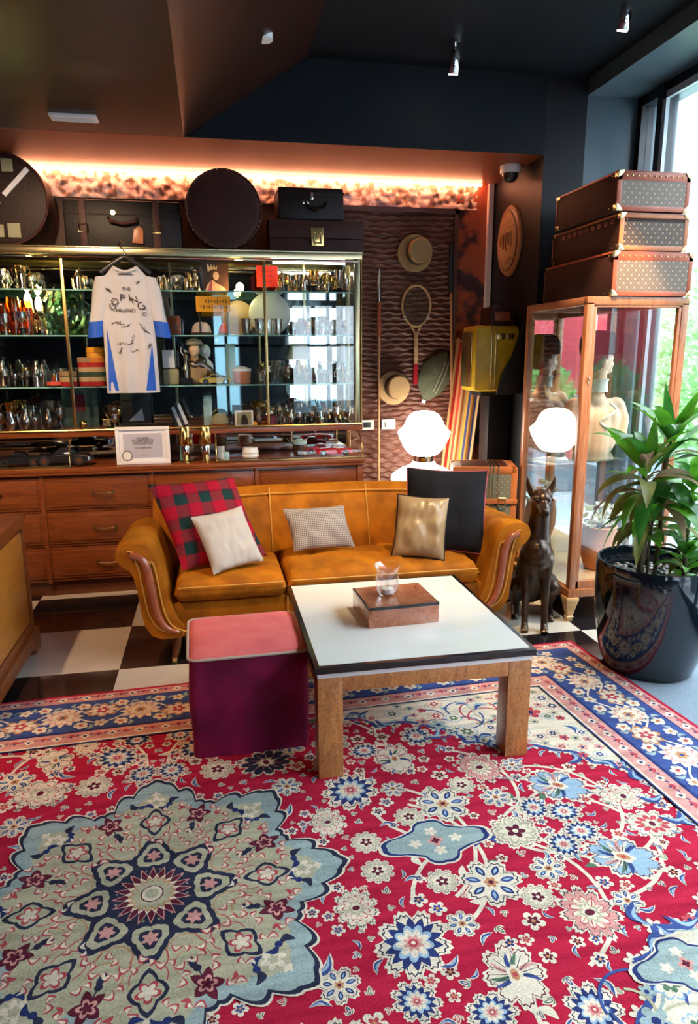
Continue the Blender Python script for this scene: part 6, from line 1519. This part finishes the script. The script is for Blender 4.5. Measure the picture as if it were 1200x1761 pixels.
MB().box((-.1, .006, -.154), (-.09, .012, .09)).box((.09, .006, -.154), (.1, .012, .09)).build('support', 'iron', og, smooth=False)
rs_ = thing('red_sign', 'bright red card sign on the top shelf right of the bulb', 'sign', (X_(463, 5.2), 5.2, B3+.001)); MB().box((-.075, 0, .04), (.075, .005, .185)).build('card', 'card_red', rs_, smooth=False); MB().box((-.005, .005, 0), (.005, .01, .1)).build('support', 'iron', rs_, smooth=False)
for z in (.15, .115, .08): MB().tube([(-.05+.01*i, -.001, z+.008*math.sin(i*2.3+z*90)) for i in range(10)], .0022, 5).build('scribble', 'card_wine', rs_)
card('small white printed notice at the end of the top shelf', 300, B2+.0, .045, .06, 'paper', 5.3)
tag(MB().lathe([(.01, -.006), (.148, -.004), (.150, 0), (.13, .008), (.10, .012), (.01, .012)], seg=56).build('globe_reflection_disc', 'ceramic_white', None, loc=(X_(466, 5.22), 5.25, B2+.151)), 'large white disc standing in for a globe lamp reflection behind the beakers', 'plate').rotation_euler = (PI/2-.06, 0, 0)  # added white disc imitating the reflection of a globe lamp
tag(MB().lathe([(.01, -.006), (.120, -.004), (.122, 0), (.11, .008), (.01, .012)], seg=48).build('pink_plate', 'queen_skin', None, loc=(X_(412, 5.28), 5.30, B2+.125)), 'round pinkish plate standing left of the white reflection disc', 'plate').rotation_euler = (PI/2-.06, 0, 0)
# bust with beret and coat, second small bald head, caps
bs = thing('painted_bust', 'painted bust of a person in a pale beret and brown coat', 'statue', (X_(334, 5.12), 5.13, B1+.001))
organic('body', [((0, 0, .045), .062, (.0, 0, .12), .060), ((-.035, 0, .10), .045, (.055, 0, .105), .05), ((0, 0, .15), .03, (0, 0, .2), .028)], 'tan_cloth', bs, .006, 3)
hh = organic('head', [('s', (0, -.005, .235), .042, (.9, 1, 1.15)), ('s', (-.012, -.045, .228), .010, (1, 1.2, 1.4)), ('s', (-.005, -.035, .205), .014)], 'queen_skin', bs, .0045, 2)
MB().lathe([(.03, .262), (.055, .268), (.062, .280), (.050, .300), (.02, .312), (.003, .314)], seg=24).build('beret', 'cap_stripe', bs)
organic('fur_collar', [((-.055, -.02, .155), .026, (0, -.045, .13), .024), ((.055, -.01, .16), .028, (0, -.045, .13), .024), ((-.05, .03, .17), .025, (.05, .03, .17), .025), ((.03, -.03, .14), .03, (.09, 0, .09), .035)], 'pewter_dark', bs, .006, 1)
sb = thing('small_bust', 'small pale bald bust right behind the beret bust', 'statue', (X_(352, 5.22), 5.25, B1+.001)); organic('body', [((0, 0, .04), .05, (0, 0, .12), .055), ((0, 0, .15), .022, (0, 0, .19), .022), ('s', (0, 0, .225), .045, (.9, 1, 1.15)), ('s', (-.01, -.043, .22), .010)], 'ceramic_white', sb, .006, 3)
for k, (px, z, l, m1, m2) in enumerate(((348, B2, 'knitted striped hat on the third shelf under the orange sign', 'shirt_pink', 'ribbon_dark'), (386, B2, 'small brown and pink helmet figure right of the knitted hat', 'coral', 'cap_stripe'), (374, B0, 'khaki peaked cap on the lowest level in the middle', 'khaki', 'walnut'))):
    t = thing('hat', l, 'hat', (X_(px, 5.12), 5.14, z+.001)); MB().lathe([(.066, 0), (.068, .02), (.060, .06), (.035, .085), (.003, .09)] if k != 1 else [(.03, 0), (.034, .02), (.026, .06), (.01, .08)], seg=24).build('crown', m1, t); MB().lathe([(.070 if k != 1 else .036, .0), (.072 if k != 1 else .038, .014), (.067 if k != 1 else .034, .018)], seg=24).build('band', m2, t)
    if k == 2: MB().lathe([(.09, .0), (.092, .006), (.03, .012)], seg=20).build('peak', m2, t)
tr2 = bpy.data.objects.new('trophy_figure', kmesh(2, 1, 1.5)); C.objects.link(tr2); tr2.location = (X_(318, 5.06), 5.06, B1+.001); tag(tr2, 'large silver figure trophy on a black base, left of the beret bust', 'trophy')
# toy cars
def car(name, label, x, y, z, L, body, rz=0, roof=True, fin=False):
    t = thing(name, label, 'toy car', (x, y, z), rz); W = L*.40; H = L*.13; wr_ = L*.085
    prof = [(-.5, .05), (-.49, .13), (-.42, .16), (-.20, .175), (.10, .18), (.30, .165), (.46, .13), (.5, .08), (.49, .04), (.40, .03), (-.45, .03)]
    b = MB(); n = 8
    for s in (0,):
        R = []
        for i in range(n+1):
            yy = (i/n-.5)*2; k = 1-.10*abs(yy)**4; R.append([(px_*L*k, yy*W/2, (pz*L)*(1-.12*abs(yy)**3)+wr_*.35) for px_, pz in prof])
        b.rings(R)
    b.build('body', body, t, bevel=.0)
    if roof:
        b = MB(); b.rings([[(px_*L, yy*W*.36, pz*L+wr_*.35) for px_, pz in ((-.20, .17), (-.12, .27), (.06, .27), (.17, .17))] for yy in (-1, -.8, .8, 1)]); b.build('cabin', body, t, bevel=.003)
        b = MB(); b.rings([[(px_*L, yy*W*.375, pz*L+wr_*.35) for px_, pz in ((-.16, .185), (-.11, .25), (.05, .25), (.13, .185))] for yy in (-1, 1)]); b.build('window', 'dark_plastic', t, smooth=False)
    else:
        b = MB(); b.rings([[(px_*L, yy*W*.36, pz*L+wr_*.35) for px_, pz in ((.04, .17), (-.0, .25), (.01, .25), (.07, .17))] for yy in (-1, 1)]); b.build('windscreen', 'clear_glass', t, smooth=False)
        b = MB(); b.box((-.16*L, -W*.3, .15*L), (-.05*L, W*.3, .21*L)); b.build('seat', 'frame_white', t, bevel=.002)
    for px_ in (-.29, .30):
        for s in (-1, 1):
            b = MB(); b.T = Matrix.Translation((px_*L, s*W*.47, wr_)) @ Matrix.Rotation(PI/2, 4, 'X'); b.cyl((0, 0, -W*.06), wr_, W*.12, 18); w2 = b.build('wheel', 'tyre', t)
            b = MB(); b.T = Matrix.Translation((px_*L, s*W*.47, wr_)) @ Matrix.Rotation(PI/2, 4, 'X'); b.cyl((0, 0, -W*.065), wr_*.55, W*.13, 14); b.build('hub', 'silver', w2)
    for q in (-.5, .5): MB().box(((q-.01)*L, -W*.42, .045*L+wr_*.3), ((q+.01)*L, W*.42, .065*L+wr_*.3)).build('bumper', 'silver', t, bevel=.001)
    return t
CZ = .899
car('toy_car', 'red toy convertible in the low curved glass case at the right', X_(572, 4.90), 4.905, CZ, .27, 'car_red', PI, roof=False)
car('toy_car', 'olive yellow toy car in front of the beret bust', X_(368, 5.07), 5.075, B1+.001, .235, 'car_yellow', 0)
car('toy_car', 'pale blue toy car on the lowest level at mid right', X_(500, 5.30), 5.315, B1-.0+.001, .20, 'car_blue', 0)
car('toy_car', 'pink toy car at the back of the right low case', X_(548, 5.10), 5.12, CZ-.012, .24, 'car_pink', PI)
car('toy_car', 'large dark grey toy car in the low left glass case', X_(92, 4.90), 4.905, CZ, .36, 'car_black', PI)
car('toy_car', 'black toy sports car at the left edge of the low left glass case', X_(15, 4.90), 4.905, CZ, .30, 'car_black', 0)
car('toy_car', 'small black toy car under the bottom rail of the showcase, back row left', X_(60, 5.05), 5.07, CZ-.012, .24, 'base_black' , 0)
# pots, jars, books
t = thing('enamel_pot', 'brown and white enamel pot on the second shelf beside the toy car', 'pot', (X_(414, 5.12), 5.12, B1+.001)); MB().lathe([(.052, 0), (.060, .01), (.064, .085), (.060, .09)], seg=28).build('body', 'terracotta', t); MB().lathe([(.068, .088), (.068, .104), (.03, .118), (.003, .12)], seg=28).build('lid', 'ceramic_white', t)
t = thing('black_pot', 'black pot with a white cloth rim in the right low case', 'pot', (X_(512, 4.93), 4.94, CZ)); MB().lathe([(.040, 0), (.046, .006), (.050, .085), (.046, .09)], seg=24).build('body', 'pewter_dark', t); MB().lathe([(.052, .084), (.054, .110), (.03, .116), (.003, .116)], seg=24).build('cover', 'car_blue', t)
MB().tube([(-.045, 0, .08), (-.10, 0, .13)], .005, 6).build('handle', 'iron', t)
tag(MB().lathe([(.055, 0), (.06, .01), (.055, .03), (.06, .035), (.05, .07), (.003, .075)], seg=24).build('folded_cloth', 'ceramic_white', None, loc=(X_(424, 4.93), 4.94, CZ)), 'stack of white and peach bowls in the right low case', 'bowl')
bk_ = [('orange yellow book lying flat on the lowest level', 432, B0, (.09, .07, .028), 'card_orange', 5.10), ('grey book under the orange one', 440, B0-.0, (.095, .075, .022), 'paper_grey', 5.18)]
for l, px, z, (w_, d_, h_), m_, y in bk_: tag(MB().box((-w_, -d_/2, 0), (w_, d_/2, h_)).build('book', m_, None, loc=(X_(px, y), y, z+.001), bevel=.002), l, 'book')
t = thing('small_photo', 'small framed grey photograph on the lowest level', 'picture frame', (X_(415, 5.06), 5.055, B0+.001)); MB().box((-.065, 0, 0), (.065, .01, .11)).build('frame', 'frame_white', t, bevel=.002); MB().box((-.052, -.002, .010), (.052, .001, .098)).build('picture', 'khaki', t, smooth=False); MB().prism([(-.025, .01), (.028, .01), (.022, .06), (.008, .08), (-.008, .08), (-.02, .055)], -.004, -.002, 'Y').build('figure', 'ribbon_dark', t, smooth=False)
t = thing('wine_mug', 'dark red mug beside the small framed photograph', 'mug', (X_(462, 5.06), 5.055, B0+.001)); MB().lathe([(.04, 0), (.042, .07), (.038, .07), (.036, .01)], seg=20).build('body', 'card_wine', t); MB().tube([(-.04, 0, .06), (-.068, 0, .05), (-.068, 0, .02), (-.04, 0, .012)], .006, 6).build('handle', 'card_wine', t)
t = thing('lampshade', 'small white lampshade lamp on the second shelf at the right', 'lamp', (X_(514, 5.28), 5.29, B1+.001)); MB().cyl((0, 0, 0), .03, .16, 14, .008).build('base', 'brass', t); MB().lathe([(.092, .165), (.058, .275), (.05, .275), (.088, .168)], seg=28).build('shade', 'ceramic_white', t)
t = thing('coral_rosette', 'round coral red plate with a small white figure on the third shelf', 'plate', (X_(522, 5.10), 5.10, B2+.001)); o = MB().lathe([(.042, 0), (.044, .006), (.03, .010), (.003, .010)], seg=28).build('disc', 'coral', t); o.rotation_euler = (PI/2-.05, 0, 0); o.location = (0, .01, .050); MB().lathe([(.012, 0), (.014, .02), (.008, .04), (.003, .05)], seg=10).build('figure', 'ceramic_white', t).location = (.0, -.02, 0)
card('blue and white striped card leaning on the lowest level', 306, B0, .09, .15, 'blue_stripes', 5.16).rotation_euler = (-.1, -.35, 0)
card('blue folded packet standing beside the khaki cap', 352, B0, .06, .21, 'car_blue', 5.18)
card('pale blue card standing behind the enamel pot', 396, B1, .07, .28, 'car_blue', 5.30)
card('small green and white card on the counter right of the certificate', 305, .886, .045, .10, 'enamel_teal', 4.96)
card('white folded leaflet on the counter behind the gold goblets', 372, .886, .05, .09, 'paper', 4.98)
card('light blue leaflet between the gold goblets and the right low case', 381, .886, .04, .06, 'car_blue', 4.90)
t = thing('wooden_box', 'reddish brown wooden box on the third shelf right of the jersey', 'box', (X_(300, 5.12), 5.12, B2+.001)); MB().box((-.05, -.05, 0), (.05, .05, .125)).build('body', 'walnut', t, bevel=.003); MB().box((-.052, -.052, .10), (.052, .052, .106)).build('lid_line', 'walnut_dark', t, smooth=False)
place(MB().box((-.04, -.03, 0), (.04, .03, .12)), 'carton', 'paper', 'white carton partly hidden right of the jersey', 'box', 289, B1+.115, 5.10, bevel=.003)
place(MB().box((-.055, -.05, 0), (.055, .05, .11)), 'canvas_bag', 'khaki', 'khaki canvas bag under the white carton', 'bag', 292, B1, 5.10, bevel=.02)
t = thing('candlestick', 'cream candle in a brass holder at the right end of the second shelf', 'candle', (X_(588, 5.10), 5.08, B1+.16)); 
C.objects.unlink(t) if False else None
t.location.z = B1+.001; MB().lathe([(.03, 0), (.03, .006), (.008, .02), (.008, .13), (.022, .14)], seg=14).build('holder', 'brass', t); MB().cyl((0, 0, .14), .018, .13, 16).build('candle', 'wax', t)
